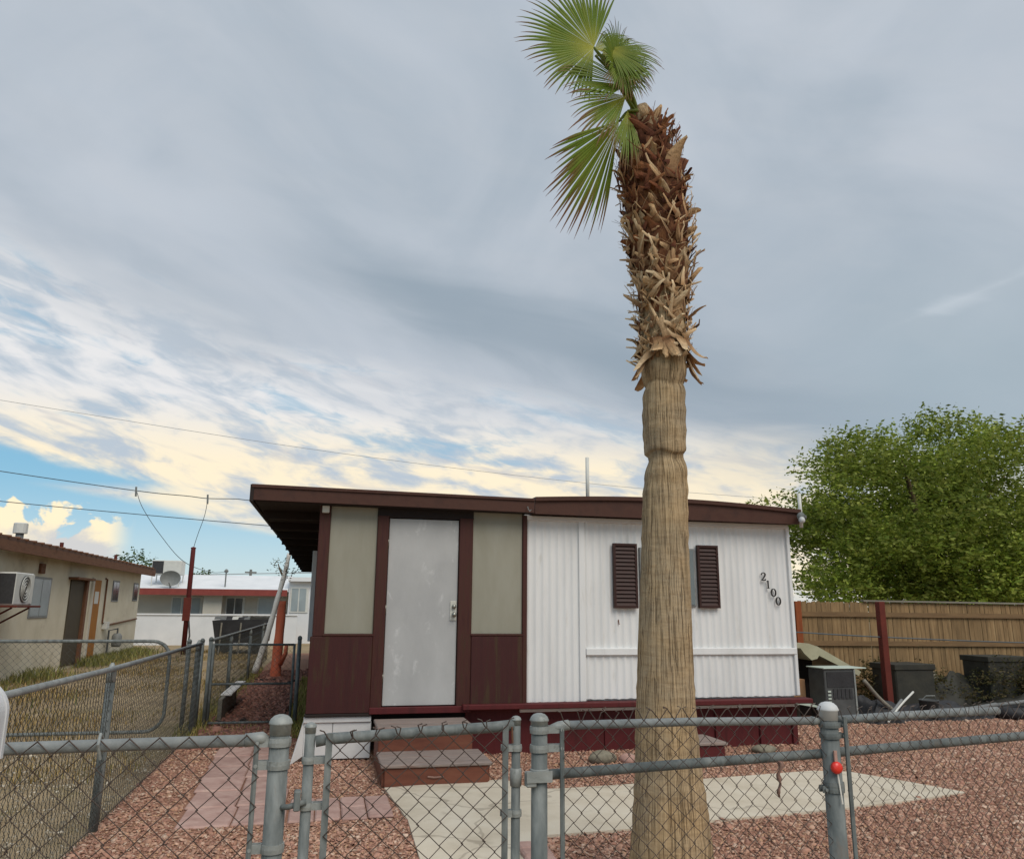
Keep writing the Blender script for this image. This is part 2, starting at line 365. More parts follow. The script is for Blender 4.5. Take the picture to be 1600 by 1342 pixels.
ring = q.noise(v2, 1., 3, .6)
patch = q.noise(t.outputs['Object'], 3.0, 5, .6)
base = q.mix(q.ss(patch, .30, .70), lin(172, 146, 110), lin(156, 140, 116))
base = q.mix(q.mul(q.ss(q.noise(t.outputs['Object'], 1.7, 3, .5), .52, .70), .5), base, lin(138, 124, 102))
base = q.mix(q.mul(q.ss(ring, .46, .64), .32), base, lin(120, 98, 72))
base = q.mix(q.mul(q.ss(fib, .50, .70), .6), base, lin(196, 172, 136))
crack = q.m('MAXIMUM', q.mul(q.ss(fib, .47, .36), .75), q.mul(q.ss(split, .35, .31), .55))
base = q.mix(q.mul(crack, .72), base, lin(88, 68, 48))
n.links.new(base, b.inputs['Base Color']); b.inputs['Roughness'].default_value = .9; b.inputs['Specular IOR Level'].default_value = .15
bp = q.node('ShaderNodeBump'); bp.inputs['Strength'].default_value = .8; bp.inputs['Distance'].default_value = .014
n.links.new(q.add(q.sub(1., crack), q.mul(ring, .5)), bp.inputs['Height']); n.links.new(bp.outputs[0], b.inputs['Normal']); MATS['palm_trunk'] = m

# ------------------------------------------------------------------ ground
MB().add([(-900, -300, -.03), (900, -300, -.03), (900, 1500, -.03), (-900, 1500, -.03)], [(0, 1, 2, 3)]).build('ground', 'dirt', kind='structure')
yard = [(-1.55, 1.9), (16, 1.9), (16, 12.2), (6.2, 12.2), (-.25, 12.4), (-.35, 30), (-1.5, 30), (-1.62, 12.2)]
MB().prism(yard, 'z', -.03, -.004).build('gravel_yard', 'gravel_bed', kind='structure')
slab = [(.62, 7.75), (.72, 6.6), (.70, 5.6), (.62, 4.2), (.55, 2.5), (1.25, 2.5), (1.33, 4.4), (1.42, 5.55), (1.62, 5.98), (2.3, 6.02), (3.05, 6.13), (4.0, 6.22), (4.9, 6.36), (5.82, 6.58), (5.6, 7.1), (5.35, 7.6), (5.0, 7.72), (4.2, 7.62), (3.2, 7.5), (2.2, 7.42), (1.95, 7.45), (1.78, 7.9), (1.3, 7.85)]
slab_o = MB().prism(slab, 'z', -.03, .016).build('concrete_path', 'concrete', kind='structure')
# paving stones: a walk to the side gate and a row that joins the slab
pv = obj('paved_walk', [(-1.02, 6.68, -.002), (.64, 6.68, -.002), (.64, 7.46, -.002), (-.22, 7.46, -.002), (-.3, 10.2, -.002), (-1.12, 10.2, -.002)], [(0, 1, 2, 3, 4, 5)], 'gravel_bed', kind='structure')
def paver(x0, x1, y0, y1):
    a = random.uniform(-.012, .012); z = .022+random.uniform(-.006, .008)
    o = MB().box(-(x1-x0)/2, (x1-x0)/2, -(y1-y0)/2, (y1-y0)/2, -.03, 0, .012).build('paver', 'paver', pv)
    o.location = ((x0+x1)/2, (y0+y1)/2, z); o.rotation_euler = (random.uniform(-.008, .008), random.uniform(-.008, .008), a)
for r in range(6):
    y0 = 6.70+r*.585; sh = -.02*r
    for c in range(2): paver(-1.0+sh+c*.40, -.61+sh+c*.40, y0, y0+.572)
for c in range(4): paver(-.19+c*.205, -.19+c*.205+.197, 6.72, 7.06); paver(-.19+c*.205, -.19+c*.205+.197, 7.075, 7.42)
# red blocks laid at the street end of the slab
for k in range(3):
    MB().box(1.36+.01*k, 1.56+.01*k, 5.28+.16*k, 5.43+.16*k, -.02, .05, .012).build('edging_block', 'paver', pv)

# ------------------------------------------------------------------ loose gravel (thousands of stones)
def inside(P, poly):
    x, y = P[:, 0], P[:, 1]; ins = np.zeros(len(P), bool); j = len(poly)-1
    for i in range(len(poly)):
        xi, yi = poly[i]; xj, yj = poly[j]
        c = ((yi > y) != (yj > y)) & (x < (xj-xi)*(y-yi)/((yj-yi) or 1e-9)+xi); ins ^= c; j = i
    return ins
phi = (1+5**.5)/2
ICO_V = np.array([(-1, phi, 0), (1, phi, 0), (-1, -phi, 0), (1, -phi, 0), (0, -1, phi), (0, 1, phi), (0, -1, -phi), (0, 1, -phi), (phi, 0, -1), (phi, 0, 1), (-phi, 0, -1), (-phi, 0, 1)])/1.902
ICO_F = np.array([(0, 11, 5), (0, 5, 1), (0, 1, 7), (0, 7, 10), (0, 10, 11), (1, 5, 9), (5, 11, 4), (11, 10, 2), (10, 7, 6), (7, 1, 8), (3, 9, 4), (3, 4, 2), (3, 2, 6), (3, 6, 8), (3, 8, 9), (4, 9, 5), (2, 4, 11), (6, 2, 10), (8, 6, 7), (9, 8, 1)])
OCT_V = np.array([(1, 0, 0), (-.5, .87, 0), (-.5, -.87, 0), (.35, .6, .75), (-.7, 0, .75), (.35, -.6, .75)]); OCT_F = np.array([(3, 4, 5), (0, 3, 5), (0, 1, 3), (1, 4, 3), (1, 2, 4), (2, 5, 4), (2, 0, 5)])
def stones(name, P, size, pal, label):
    n = len(P); V = OCT_V[None]*(1+rng.uniform(-.32, .32, (n, 6, 3)))
    s = size*np.exp(rng.normal(0, .38, (n, 1, 1)))*np.array([1, 1, .6])*rng.uniform(.7, 1.3, (n, 1, 3))
    V = V*s; V[..., 2] += (rng.normal(0, .25, (n, 1))*V[..., 0]+rng.normal(0, .25, (n, 1))*V[..., 1]); a = rng.uniform(0, 6.28, n); ca, sa = np.cos(a)[:, None], np.sin(a)[:, None]
    x = V[..., 0]*ca-V[..., 1]*sa; y = V[..., 0]*sa+V[..., 1]*ca; V = np.stack([x, y, V[..., 2]], -1)
    V += np.concatenate([P, (rng.uniform(-.35, .5, (n, 1))*size)], 1)[:, None]
    pal = np.array([lin(*c) for c in pal]); c = pal[rng.integers(0, len(pal), n)]*rng.uniform(.86, 1.14, (n, 1))
    drift = .5+.25*(np.sin(P[:, 0]*1.7+P[:, 1]*.9)+np.sin(P[:, 0]*.6-P[:, 1]*2.1+1.)+.6*np.sin(P[:, 0]*4.3+P[:, 1]*3.7)); c = c*(1+.16*(drift[:, None]-.5)*np.array([1., 1.15, 1.3]))
    F = OCT_F[None]+(np.arange(n)*6)[:, None, None]
    return npmesh(name, V.reshape(-1, 3), F.reshape(-1, 3), 'stones', np.repeat(c, 6, 0), label=label, cat='gravel', kind='stuff')
N = 215000
P = np.stack([rng.uniform(-1.7, 12.5, N), 4.7+6.7*rng.uniform(0, 1, N)**1.25], 1)
keep = inside(P, yard) & ~inside(P+rng.normal(0, .035, P.shape), slab) & ~inside(P, [(-1.02, 6.72), (.62, 6.72), (.62, 7.42), (-.22, 7.42), (-.33, 10.2), (-1.12, 10.2)]) & ~inside(P, [(-.1, 9.36), (5.9, 9.36), (5.9, 13), (-.1, 13)]) & ~inside(P, [(.58, 7.76), (1.62, 7.76), (1.62, 9.3), (.58, 9.3)])
keep &= (P[:, 0] < 1.1*P[:, 1]+1.6)
P = P[keep]
PAL = [(181, 141, 120), (172, 131, 112), (186, 149, 128), (164, 122, 104), (190, 156, 135), (158, 118, 101), (183, 145, 117), (198, 171, 151), (169, 127, 109), (152, 114, 98)]
stones('gravel', P, .0108, PAL, 'pinkish red landscaping gravel spread over the front yard')
P2 = np.stack([rng.uniform(-1.5, -.28, 9000), rng.uniform(10.1, 22, 9000)], 1)
stones('side_gravel', P2, .024, [(150, 104, 90), (134, 92, 80), (160, 116, 100), (120, 84, 74)], 'reddish gravel strip running beside the home through the side gate')
P3 = np.stack([rng.uniform(-5.2, -1.6, 6000), rng.uniform(4.5, 10.5, 6000)], 1)
stones('pebbles', P3, .010, [(150, 138, 118), (170, 158, 138), (128, 116, 98), (190, 180, 162)], 'fine tan pebbles and dirt on the neighbouring plot')

# ------------------------------------------------------------------ the mobile home
H = thing('mobile_home', 'white and maroon mobile home with flat brown roof and numbers 2100', 'house', (2.9, 9.2, 0))
YF = 9.2
bx('wall', 2.26, 5.82, YF+.06, 27, .45, 2.74, 'white_siding', H)
bx('porch_wall', -.10, 2.25, YF+.16, 26.9, .30, 2.72, 'soffit_dark', H)
def siding(x0, x1, z0, z1, name='siding_panel', per=.0925, amp=.013, ragged=0.):
    xs = np.arange(x0, x1+.001, per/10); V = []; Fc = []
    for i, x in enumerate(xs):
        ph = ((x-2.3)/per) % 1.0; w = .5-.5*math.cos(2*math.pi*ph); w = w**1.6
        y = YF+.02-amp*w-.004*math.sin(x*3.1)-.002*math.sin(x*11+z0)
        zb = z0+ragged*(.5*math.sin(x*23)+.5*math.sin(x*61+1))
        V += [(x, y, zb), (x, y, (z0+z1)/2), (x, y, z1)]
        if i:
            a = 3*(i-1); Fc += [(a, a+3, a+4, a+1), (a+1, a+4, a+5, a+2)]
    return obj(name, V, Fc, 'white_siding', H, True)
siding(2.315, 2.975, .562, 2.71, ragged=.006)
siding(3.045, 5.83, 1.15, 2.71)
siding(3.045, 5.83, .585, 1.09, ragged=.005)
bx('siding_seam', 2.972, 3.048, YF-.012, YF+.03, .565, 2.70, 'white_siding', H)
bx('belt_strip', 3.05, 5.855, YF-.022, YF+.03, 1.085, 1.165, 'white_siding', H)
bx('top_trim', 2.31, 5.84, YF-.03, YF+.03, 2.665, 2.72, 'white_paint', H)
bx('edge_trim', 5.815, 5.86, YF-.016, YF+.05, .59, 2.70, 'white_siding', H)
bx('corner_board', 2.262, 2.318, YF-.035, YF+.05, .54, 2.72, 'brown_post', H)
# entrance porch
bx('corner_post', -.125, .0, YF-.03, YF+.08, 1.30, 2.76, 'brown_post', H)
bx('lower_panel', -.145, .535, YF-.045, YF+.08, .49, 1.30, 'maroon_panel', H)
bx('lower_panel', 1.655, 2.262, YF-.045, YF+.08, .56, 1.305, 'maroon_panel', H)
bx('panel_ledge', -.02, .545, YF-.05, YF+.08, 1.302, 1.328, 'brown_post', H)
bx('panel_ledge', 1.645, 2.262, YF-.05, YF+.08, 1.307, 1.330, 'brown_post', H)
bx('screen_panel', .0, .535, YF-.005, YF+.08, 1.326, 2.76, 'screen_panel', H)
bx('screen_panel', 1.655, 2.264, YF-.005, YF+.08, 1.328, 2.76, 'screen_panel', H)
bx('door_jamb', .535, .665, YF-.035, YF+.10, .50, 2.66, 'brown_post', H)
bx('door_jamb', 1.495, 1.655, YF-.035, YF+.10, .52, 2.66, 'brown_post', H)
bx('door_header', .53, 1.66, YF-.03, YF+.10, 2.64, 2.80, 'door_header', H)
bx('door_sill', .53, 1.66, YF-.06, YF+.10, .475, .545, 'maroon_skirt', H)
dr = bx('door', .672, 1.488, YF+.0, YF+.06, .555, 2.632, 'door_paint', H, .004)
bx('lock_plate', 1.405, 1.478, YF-.012, YF+.0, 1.48, 1.70, 'brass_plate', dr, .003)
def knob(z, r, d):
    MB().tube([(1.448, YF-.012, z), (1.448, YF-.012-d*.4, z), (1.448, YF-.012-d*.55, z), (1.448, YF-.012-d, z)], [r*.7, r*.7, r, r*.85], 16).build('lock_knob', 'lock_metal', dr, True)
knob(1.635, .026, .03); knob(1.545, .030, .055)
for z in (.85, 1.6, 2.35): MB().tube([(.668, YF-.004, z-.05), (.668, YF-.004, z+.05)], .008, 8).build('hinge', 'lock_metal', dr, True)
# belt beam, skirting and white foundation panel
bx('beam', 1.56, 5.96, YF-.13, YF+.06, .505, .565, 'maroon_skirt', H, .01)
xs = [1.62, 2.45, 3.3, 4.15, 4.75, 5.35, 5.87]
for a, b_ in zip(xs, xs[1:]): bx('skirting_panel', a+.004, b_-.004, YF+.10, YF+.14, -.02, .52, 'maroon_skirt', H)
for x in (2.45, 4.15, 4.75, 5.35, 5.80): bx('skirting_batten', x-.025, x+.035, YF+.07, YF+.11, -.02, .51, 'maroon_skirt', H)
bx('skirting_panel', 5.83, 5.87, YF+.14, 20, -.02, .52, 'maroon_skirt', H)
bx('foundation_panel', -.15, .15, YF+.0, YF+.05, .015, .40, 'white_paint', H)
bx('foundation_panel', .154, .565, YF+.002, YF+.05, .02, .40, 'white_paint', H)
bx('foundation_trim', -.16, .56, YF-.02, YF+.04, .395, .455, 'white_paint', H)
obj('loose_flap', [(-.15, YF+.02, .44), (-.15, YF-.01, .06), (-.26, YF-.10, .0), (-.155, YF+.03, .44), (-.16, YF+.0, .05), (-.27, YF-.09, .0)], [(0, 1, 2), (3, 5, 4), (0, 2, 5, 3), (0, 3, 4, 1), (1, 4, 5, 2)], 'white_paint', H)
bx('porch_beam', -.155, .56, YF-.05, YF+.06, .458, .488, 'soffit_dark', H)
# roof: a flat porch roof with a deep side overhang, and the arched roof of the home
RF = YF-.2
def roofslab(name, prof, y0, y1, mat, parent): return MB().prism(prof, 'y', y0, y1).build(name, mat, parent)
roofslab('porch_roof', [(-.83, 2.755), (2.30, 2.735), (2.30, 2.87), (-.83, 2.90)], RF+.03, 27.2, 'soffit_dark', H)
roofslab('fascia', [(-.86, 2.765), (2.36, 2.735), (2.36, 2.872), (-.86, 2.902)], RF-.01, RF+.028, 'brown_trim', H)
roofslab('roof_edge', [(-.87, 2.903), (2.36, 2.873), (2.36, 2.902), (-.87, 2.938)], RF-.028, RF+.03, 'brown_trim', H)
MB().hexa([(-.885, RF-.02, 2.745), (-.845, RF-.02, 2.745), (-.665, 27.2, 2.745), (-.70, 27.2, 2.745), (-.885, RF-.02, 2.935), (-.845, RF-.02, 2.935), (-.665, 27.2, 2.93), (-.70, 27.2, 2.93)]).build('side_fascia', 'soffit_dark', H)
for k in range(12): bx('rafter', -.80, -.12, 9.9+1.4*k, 9.95+1.4*k, 2.66, 2.754, 'soffit_dark', H, 0)
def arch(u): return 2.90 + .085*math.sin(math.pi*min(1, max(0, (u+.10)/1.18)))   # top of the home's roof, u from 0 to 1
A = [(2.37+3.55*i/24, arch(i/24)-.02*(i/24)) for i in range(25)]
low = [(2.37, 2.725), (4.1, 2.718), (5.90, 2.712)]
roofslab('home_roof', [(x, z-.03) for x, z in reversed(A)] + [(x, z+.01) for x, z in low], RF+.04, 27.1, 'brown_trim', H)
roofslab('arched_fascia', [(x, z-.045) for x, z in reversed(A)] + low, RF+.0, RF+.036, 'brown_trim', H)
for i in range(24):
    pass
Vv = []; Ff = []
for i, (x, z) in enumerate(A):
    Vv += [(x, RF-.03, z-.048), (x, RF-.03, z), (x, RF+.2, z+.006), (x, RF+.2, z-.04)]
    if i:
        a = 4*(i-1); Ff += [(a, a+4, a+5, a+1), (a+1, a+5, a+6, a+2), (a, a+3, a+7, a+4)]
Ff += [(0, 1, 2, 3), (len(Vv)-4, len(Vv)-1, len(Vv)-2, len(Vv)-3)]
obj('drip_edge', Vv, Ff, 'brown_trim', H)
MB().tube([(2.27, RF-.03, 2.80), (2.27, RF-.06, 2.77), (2.285, RF-.07, 2.74), (2.305, RF-.06, 2.76)], .006, 6).build('hook', 'galvanized', H)
bx('junction_box', -.10, -.02, YF-.085, YF-.03, 2.665, 2.745, 'brass_plate', H)
MB().tube([(3.30, YF+.6, 2.9), (3.30, YF+.6, 3.60)], .024, 10).build('vent_pipe', 'ac_white', H, True)
MB().tube([(5.99, YF-.1, 2.68), (5.99, YF-.1, 3.13)], .024, 10).build('conduit', 'ac_white', H, True)
fl = MB().tube([(5.97, RF-.02, 2.80), (5.86, RF-.07, 2.80)], .03, 10).build('flood_lamp', 'galvanized', H, True)
MB().tube([(5.90, RF-.05, 2.83), (5.85, RF-.12, 2.80), (5.835, RF-.15, 2.79)], [.035, .05, .052], 14).build('lamp_housing', 'galvanized', fl, True)
MB().tube([(5.835, RF-.15, 2.755), (5.825, RF-.185, 2.735), (5.82, RF-.20, 2.73)], [.040, .034, .018], 14).build('lamp_lens', 'white_cap', fl, True)
bx('side_trim', -.22, -.155, 11.6, 11.9, 1.15, 2.40, 'white_paint', H)
# window with louvred shutters
wn = bx('window', 3.76, 4.50, YF-.02, YF+.03, 1.66, 2.375, 'window_frame', H)
bx('pane', 3.785, 4.12, YF-.027, YF-.021, 1.685, 2.35, 'window_glass', wn, 0); bx('pane', 4.145, 4.475, YF-.027, YF-.021, 1.685, 2.35, 'window_glass', wn, 0)
bx('window_bar', 4.12, 4.145, YF-.032, YF-.021, 1.665, 2.37, 'window_frame', wn, 0)
def shutter(x0, x1, z0, z1):
    sh = MB()
    sh.box(x0, x0+.028, YF-.05, YF-.005, z0, z1); sh.box(x1-.028, x1, YF-.05, YF-.005, z0, z1)
    sh.box(x0+.028, x1-.028, YF-.05, YF-.005, z0, z0+.03); sh.box(x0+.028, x1-.028, YF-.05, YF-.005, z1-.03, z1); sh.box(x0+.02, x1-.02, YF-.018, YF-.012, z0+.02, z1-.02)
    so = sh.build('shutter', 'shutter', H)
    k = 15; dz = (z1-z0-.06)/k
    for i in range(k):
        z = z0+.03+dz*(i+.5)
        MB().hexa([(x0+.028, YF-.048, z-dz*.5), (x1-.028, YF-.048, z-dz*.5), (x1-.028, YF-.042, z-dz*.5), (x0+.028, YF-.042, z-dz*.5),
                   (x0+.028, YF-.026, z+dz*.5), (x1-.028, YF-.026, z+dz*.5), (x1-.028, YF-.020, z+dz*.5), (x0+.028, YF-.020, z+dz*.5)]).build('slat', 'shutter', so)
shutter(3.405, 3.715, 1.635, 2.415); shutter(4.525, 4.81, 1.645, 2.42)
# house numbers
def stroke(pts, w, x, z, s, name='house_number'):
    """flat raised digit: centre line with varying width (x, z, width)"""
    L = []; Rr = []
    P = [Vector((p[0], p[1])) for p in pts]
    for i, p in enumerate(P):
        t = (P[min(i+1, len(P)-1)]-P[max(i-1, 0)]).normalized(); nn = Vector((-t.y, t.x)); h = pts[i][2]*w/2
        L.append(p+nn*h); Rr.append(p-nn*h)
    V = []; n = len(P); y0, y1 = YF-.024, YF-.010
    for y in (y0, y1):
        for p in L+Rr: V.append((x+p.x*s, y, z+p.y*s))
    Fc = []
    for i in range(n-1):
        Fc += [(i, i+1, n+i+1, n+i), (2*n+i, 3*n+i, 3*n+i+1, 2*n+i+1), (i, 2*n+i, 2*n+i+1, i+1), (n+i, n+i+1, 3*n+i+1, 3*n+i)]
    return V, Fc
def digit(d, x, z, s):
    mb = MB()
    if d == '0': ss = [[(.30*math.cos(a), .5+.5*math.sin(a)*.98, 1.25 if abs(math.cos(a)) > .7 else .6+.6*abs(math.cos(a))) for a in [2*math.pi*k/28 for k in range(29)]]]
    elif d == '1': ss = [[(0, .0, 1.2), (0, .5, 1.2), (0, 1.0, 1.2)], [(-.2, .02, .5), (.2, .02, .5)], [(-.2, .86, .4), (-.05, .95, .9), (.02, 1., 1.)]]
    else: ss = [[(p.x, p.y, wd) for p, wd in zip(bez([(-.27, .72, 0), (-.22, .90, 0), (0, 1., 0), (.22, .88, 0), (.24, .68, 0), (.08, .42, 0), (-.14, .2, 0), (-.29, .06, 0)], 4), [1.3, 1.2, 1, .9, .8, .8, .7, .7, .7, .7, .8, .9, 1.1, 1.2, 1.3, 1.3, 1.3, 1.2, 1.2, 1.1, 1, .9, .8, .7, .7, .7, .7, .6, .6])], [(-.30, .05, .8), (0, .055, 1.1), (.26, .05, 1.2), (.31, .2, .5)]]
    for st in ss: mb.add(*stroke(st, .125, x, z, s))
    mb.build('house_number', 'number_black', H, label='black digit %s of the house number' % d)
digit('2', 5.445, 1.997, .098); digit('1', 5.505, 1.897, .098); digit('0', 5.575, 1.797, .098); digit('0', 5.635, 1.692, .098)
MB().tube([(3.47, YF-.0, 1.50), (3.475, YF-.005, 1.44)], .006, 6).build('siding_nick', 'rust', H)

# ------------------------------------------------------------------ steps
st = thing('wooden_steps', 'worn brown two-tier wooden steps below the white front door', 'steps', (1.1, 8.3, 0))
bx('riser', .62, 1.60, 7.80, 7.84, .0, .165, 'step_red', st, .008); bx('side_board', .60, .635, 7.84, 8.5, .0, .165, 'step_red', st); bx('side_board', 1.585, 1.62, 7.84, 8.5, .0, .165, 'step_red', st)
for k in range(2): bx('tread', .585, 1.635, 7.775+.365*k, 8.13+.365*k, .168, .20, 'step_wood', st, .008)
bx('riser', .60, 1.57, 8.505, 8.54, .0, .39, 'step_red', st, .008); bx('side_board', .60, .635, 8.54, 9.13, .0, .39, 'step_red', st); bx('side_board', 1.535, 1.57, 8.54, 9.13, .0, .39, 'step_red', st)
for k in range(2): bx('tread', .585, 1.585, 8.48+.325*k, 8.797+.325*k, .393, .43, 'step_wood', st, .008)
MB().tube([(1.02, 7.793, .085), (1.08, 7.79, .078), (1.17, 7.793, .08)], .009, 6).build('pull_handle', 'rag', st)
s2 = thing('wooden_step_box', 'small maroon wooden step box behind the palm trunk', 'step', (4.1, 8.6, 0))
bx('riser', 3.72, 4.36, 8.36, 8.40, .0, .175, 'maroon_skirt', s2); bx('side_board', 4.325, 4.36, 8.40, 8.9, .0, .175, 'maroon_skirt', s2); bx('side_board', 3.72, 3.755, 8.40, 8.9, 0, .175, 'maroon_skirt', s2)
bx('tread', 3.70, 4.39, 8.34, 8.63, .178, .21, 'step_wood', s2); bx('tread', 3.70, 4.39, 8.635, 8.92, .178, .21, 'step_wood', s2)
# rocks by the skirting
def rock(x, y, sx, sy, sz, mat, label):
    bm = bmesh.new(); bmesh.ops.create_icosphere(bm, subdivisions=3, radius=1); ph = rng.uniform(0, 6, 3)
    V = []
    for v in bm.verts:
        p = v.co*(1+.07*math.sin(3*v.co.x+ph[0])+.06*math.sin(4*v.co.y+ph[1]+2*v.co.z)+.03*math.sin(9*v.co.x+7*v.co.y+ph[2])); V.append((x+p.x*sx, y+p.y*sy, sz*.6+p.z*sz))
    Fr = [[v.index for v in f.verts] for f in bm.faces]; bm.free()
    obj('rock', V, Fr, mat, None, True, label=label, cat='rock', group='rocks by the skirting', loc=(x, y, 0))
rock(3.03, 8.62, .17, .12, .075, 'rock', 'large flat grey rock on gravel left of the palm trunk')
rock(3.30, 8.55, .10, .08, .06, 'rock_pink', 'small pinkish rock beside the large grey rock')
rock(3.40, 8.72, .06, .05, .04, 'rock', 'tiny grey rock half hidden by the palm trunk')
rock(5.12, 8.85, .15, .12, .055, 'rock', 'flat brownish rock before the maroon skirting right of the palm')

# ------------------------------------------------------------------ chain-link fences
def chain(name, p0, p1, z0, z1, parent, w=.0355, r=.0018, mat='wire', barbs=0., sides=4, woven=.004, topf=None):
    """woven zigzag wires between p0 and p1 (x, y), one wire for each half diamond"""
    a, b_ = Vector((*p0, 0)), Vector((*p1, 0)); L = (b_-a).length; t = (b_-a)/L; nn = Vector((-t.y, t.x, 0))
    n = max(2, int(L/w)); w2 = L/n; mb = MB()
    for i in range(n):
        zt = z1 if topf is None else topf((i+.5)/n); rows = max(2, int(round((zt-z0)/w))); pts = []
        for k in range(rows+1):
            side = (k+i) % 2; u = (i+side)*w2 + (.05*w2 if side else -.05*w2)
            z = zt-(zt-z0)*k/rows; pts.append(a+t*u+nn*(woven if side else -woven)*(1 if k % 2 else -1)+Vector((random.uniform(-.0015, .0015), 0, z+random.uniform(-.001, .001))))
        if barbs:
            d = pts[0]-pts[1]; d.normalize(); pts = [pts[0]+d*barbs*random.uniform(.5, 1)+Vector((random.uniform(-.01, .01), 0, .01))]+pts
        mb.tube(pts, r, sides, False)
        if barbs:
            q0 = pts[0]; mb.tube([pts[1], q0, q0+Vector((random.choice((-1, 1))*.012, 0, .004))], r, sides, False)
    return mb.build(name, mat, parent)
def post(parent, x, y, z, r, name='post', cap='galvanized_cap', mat='galvanized', n=20, ch=None, z0=-.05):
    ch = ch or r*1.0
    o = MB().lathe([(r, z0), (r, z-ch*1.5)], (x, y, 0), n).build(name, mat, parent, True)
    MB().lathe([(r*1.05, z-ch*2.0), (r*1.07, z-ch*1.0), (r*1.20, z-ch*.92), (r*1.18, z-ch*.78), (r*1.02, z-ch*.42), (r*.70, z-ch*.14), (r*.3, z-ch*.01), (.001, z)], (x, y, 0), n).build('post_cap', cap, o, True)
    return o
def band(parent, x, y, z, r, h=.022, tx=None, mat='galvanized_cap'):
    """clamp round a post with ears towards the tension bar"""
    mb = MB().lathe([(r, z-h/2), (r+.004, z-h/2), (r+.005, z), (r+.004, z+h/2), (r, z+h/2)], (x, y, 0), 20)
    if tx is not None:
        d = 1 if tx > x else -1
        mb.box(min(x+d*r*.9, tx), max(x+d*r*.9, tx), y-.012, y-.007, z-h/2, z+h/2); mb.box(min(x+d*r*.9, tx), max(x+d*r*.9, tx), y+.007, y+.012, z-h/2, z+h/2)
        mb.tube([(tx-d*.008, y-.02, z), (tx-d*.008, y+.02, z)], .005, 8)
    return mb.build('clamp', mat, parent)
FY = 2.34
# left run
fl_ = thing('chain_link_fence', 'front chain-link fence run at far left ending at a domed post', 'fence', (-.5, FY, 0))
post(fl_, -.10, FY, 1.333, .0265)
MB().tube([(-1.9, FY-.05, 1.262), (-.16, FY, 1.268)], .0155, 14).build('top_rail', 'galvanized_rail', fl_, True)
MB().tube([(-.19, FY, 1.268), (-.145, FY, 1.272), (-.13, FY, 1.268)], [.0175, .0175, .010], 14).build('rail_end_cup', 'galvanized_cap', fl_, True)
MB().tube([(-.158, FY-.012, 1.258), (-.158, FY-.012, .02)], .0075, 6).build('tension_bar', 'galvanized', fl_)
for z, in ((1.262,), (1.205,), (1.0,), (.6,)): band(fl_, -.10, FY, z, .0265, tx=-.165)
chain('chain_link_mesh', (-1.9, FY-.072), (-.15, FY-.024), .03, 1.285, fl_)
MB().tube([(-.535, FY-.04, 1.238), (-.54, FY-.055, 1.275), (-.545, FY-.02, 1.296), (-.548, FY+.02, 1.28), (-.545, FY+.02, 1.24)], .004, 6).build('tie_wire', 'galvanized_cap', fl_)
# walk gate
gt = thing('walk_gate', 'chain-link walk gate with two capped uprights before the steps', 'gate', (.28, FY, 0))
post(gt, -.02, FY-.01, 1.312, .0140, 'upright'); post(gt, .565, FY+.02, 1.313, .0130, 'upright')
MB().tube([(-.005, FY-.01, 1.262), (.03, FY-.01, 1.268), (.15, FY-.005, 1.272), (.5, FY+.015, 1.284), (.555, FY+.02, 1.288)], .0150, 14).build('top_rail', 'galvanized', gt, True)
MB().tube([(-.02, FY-.01, .10), (.565, FY+.02, .10)], .0185, 14).build('bottom_rail', 'galvanized', gt, True)
MB().box(.022, .040, FY-.036, FY-.031, .1, 1.285).build('tension_bar', 'galvanized', gt); MB().box(.518, .535, FY-.014, FY-.009, .1, 1.29).build('tension_bar', 'galvanized', gt)
for z in (1.215, 1.10, .7): band(gt, -.02, FY-.01, z, .0140, .018, .036)
for z in (1.225, 1.05, .7): band(gt, .565, FY+.02, z, .0130, .018, .522)
chain('chain_link_mesh', (.03, FY-.044), (.528, FY-.018), .06, 1.292, gt, w=.0300, topf=lambda u: 1.272+.022*u, barbs=.012)
hg = MB().box(.585, .615, FY-.030, FY+.0, 1.125, 1.165, .003).build('hinge', 'galvanized_cap', gt)
MB().lathe([(.0132, 1.120), (.0165, 1.122), (.0175, 1.145), (.0165, 1.168), (.0132, 1.170)], (.565, FY+.02, 0), 18).build('hinge_strap', 'galvanized_cap', hg, True)
lt = MB().tube([(-.02, FY-.03, 1.115), (-.065, FY-.035, 1.105), (-.09, FY-.01, 1.10)], .0075, 8).build('latch', 'galvanized', gt, True)
MB().box(-.052, -.035, FY-.048, FY-.018, 1.095, 1.145, .003).build('latch_fork', 'galvanized', lt)
MB().tube([(.549, FY+.006, 1.285), (.551, FY+.004, 1.24)], .003, 6).build('rust_streak', 'rust', gt)
# long run on the right
fr = thing('chain_link_fence', 'front chain-link fence run right of the gate with sloping brace rail', 'fence', (1.3, FY, 0))
post(fr, .63, FY, 1.322, .0235); dpost = post(fr, 1.60, FY+.02, 1.335, .0280, cap='white_cap')
MB().tube([(.70, FY, 1.286), (1.12, FY+.02, 1.284), (1.555, FY+.03, 1.276)], .0125, 14).build('top_rail', 'galvanized_rail', fr, True)
MB().tube([(.655, FY, 1.276), (.69, FY, 1.283), (.72, FY, 1.287)], [.009, .0145, .0145], 14).build('rail_end_cup', 'galvanized_cap', fr, True)
MB().tube([(1.545, FY+.03, 1.276), (1.572, FY+.028, 1.275)], [.0150, .009], 14).build('rail_end_cup', 'galvanized_cap', fr, True)
MB().tube([(1.64, FY+.03, 1.277), (1.9, FY+.05, 1.283), (2.32, FY+.09, 1.285)], .0130, 14).build('top_rail', 'galvanized_rail', fr, True)
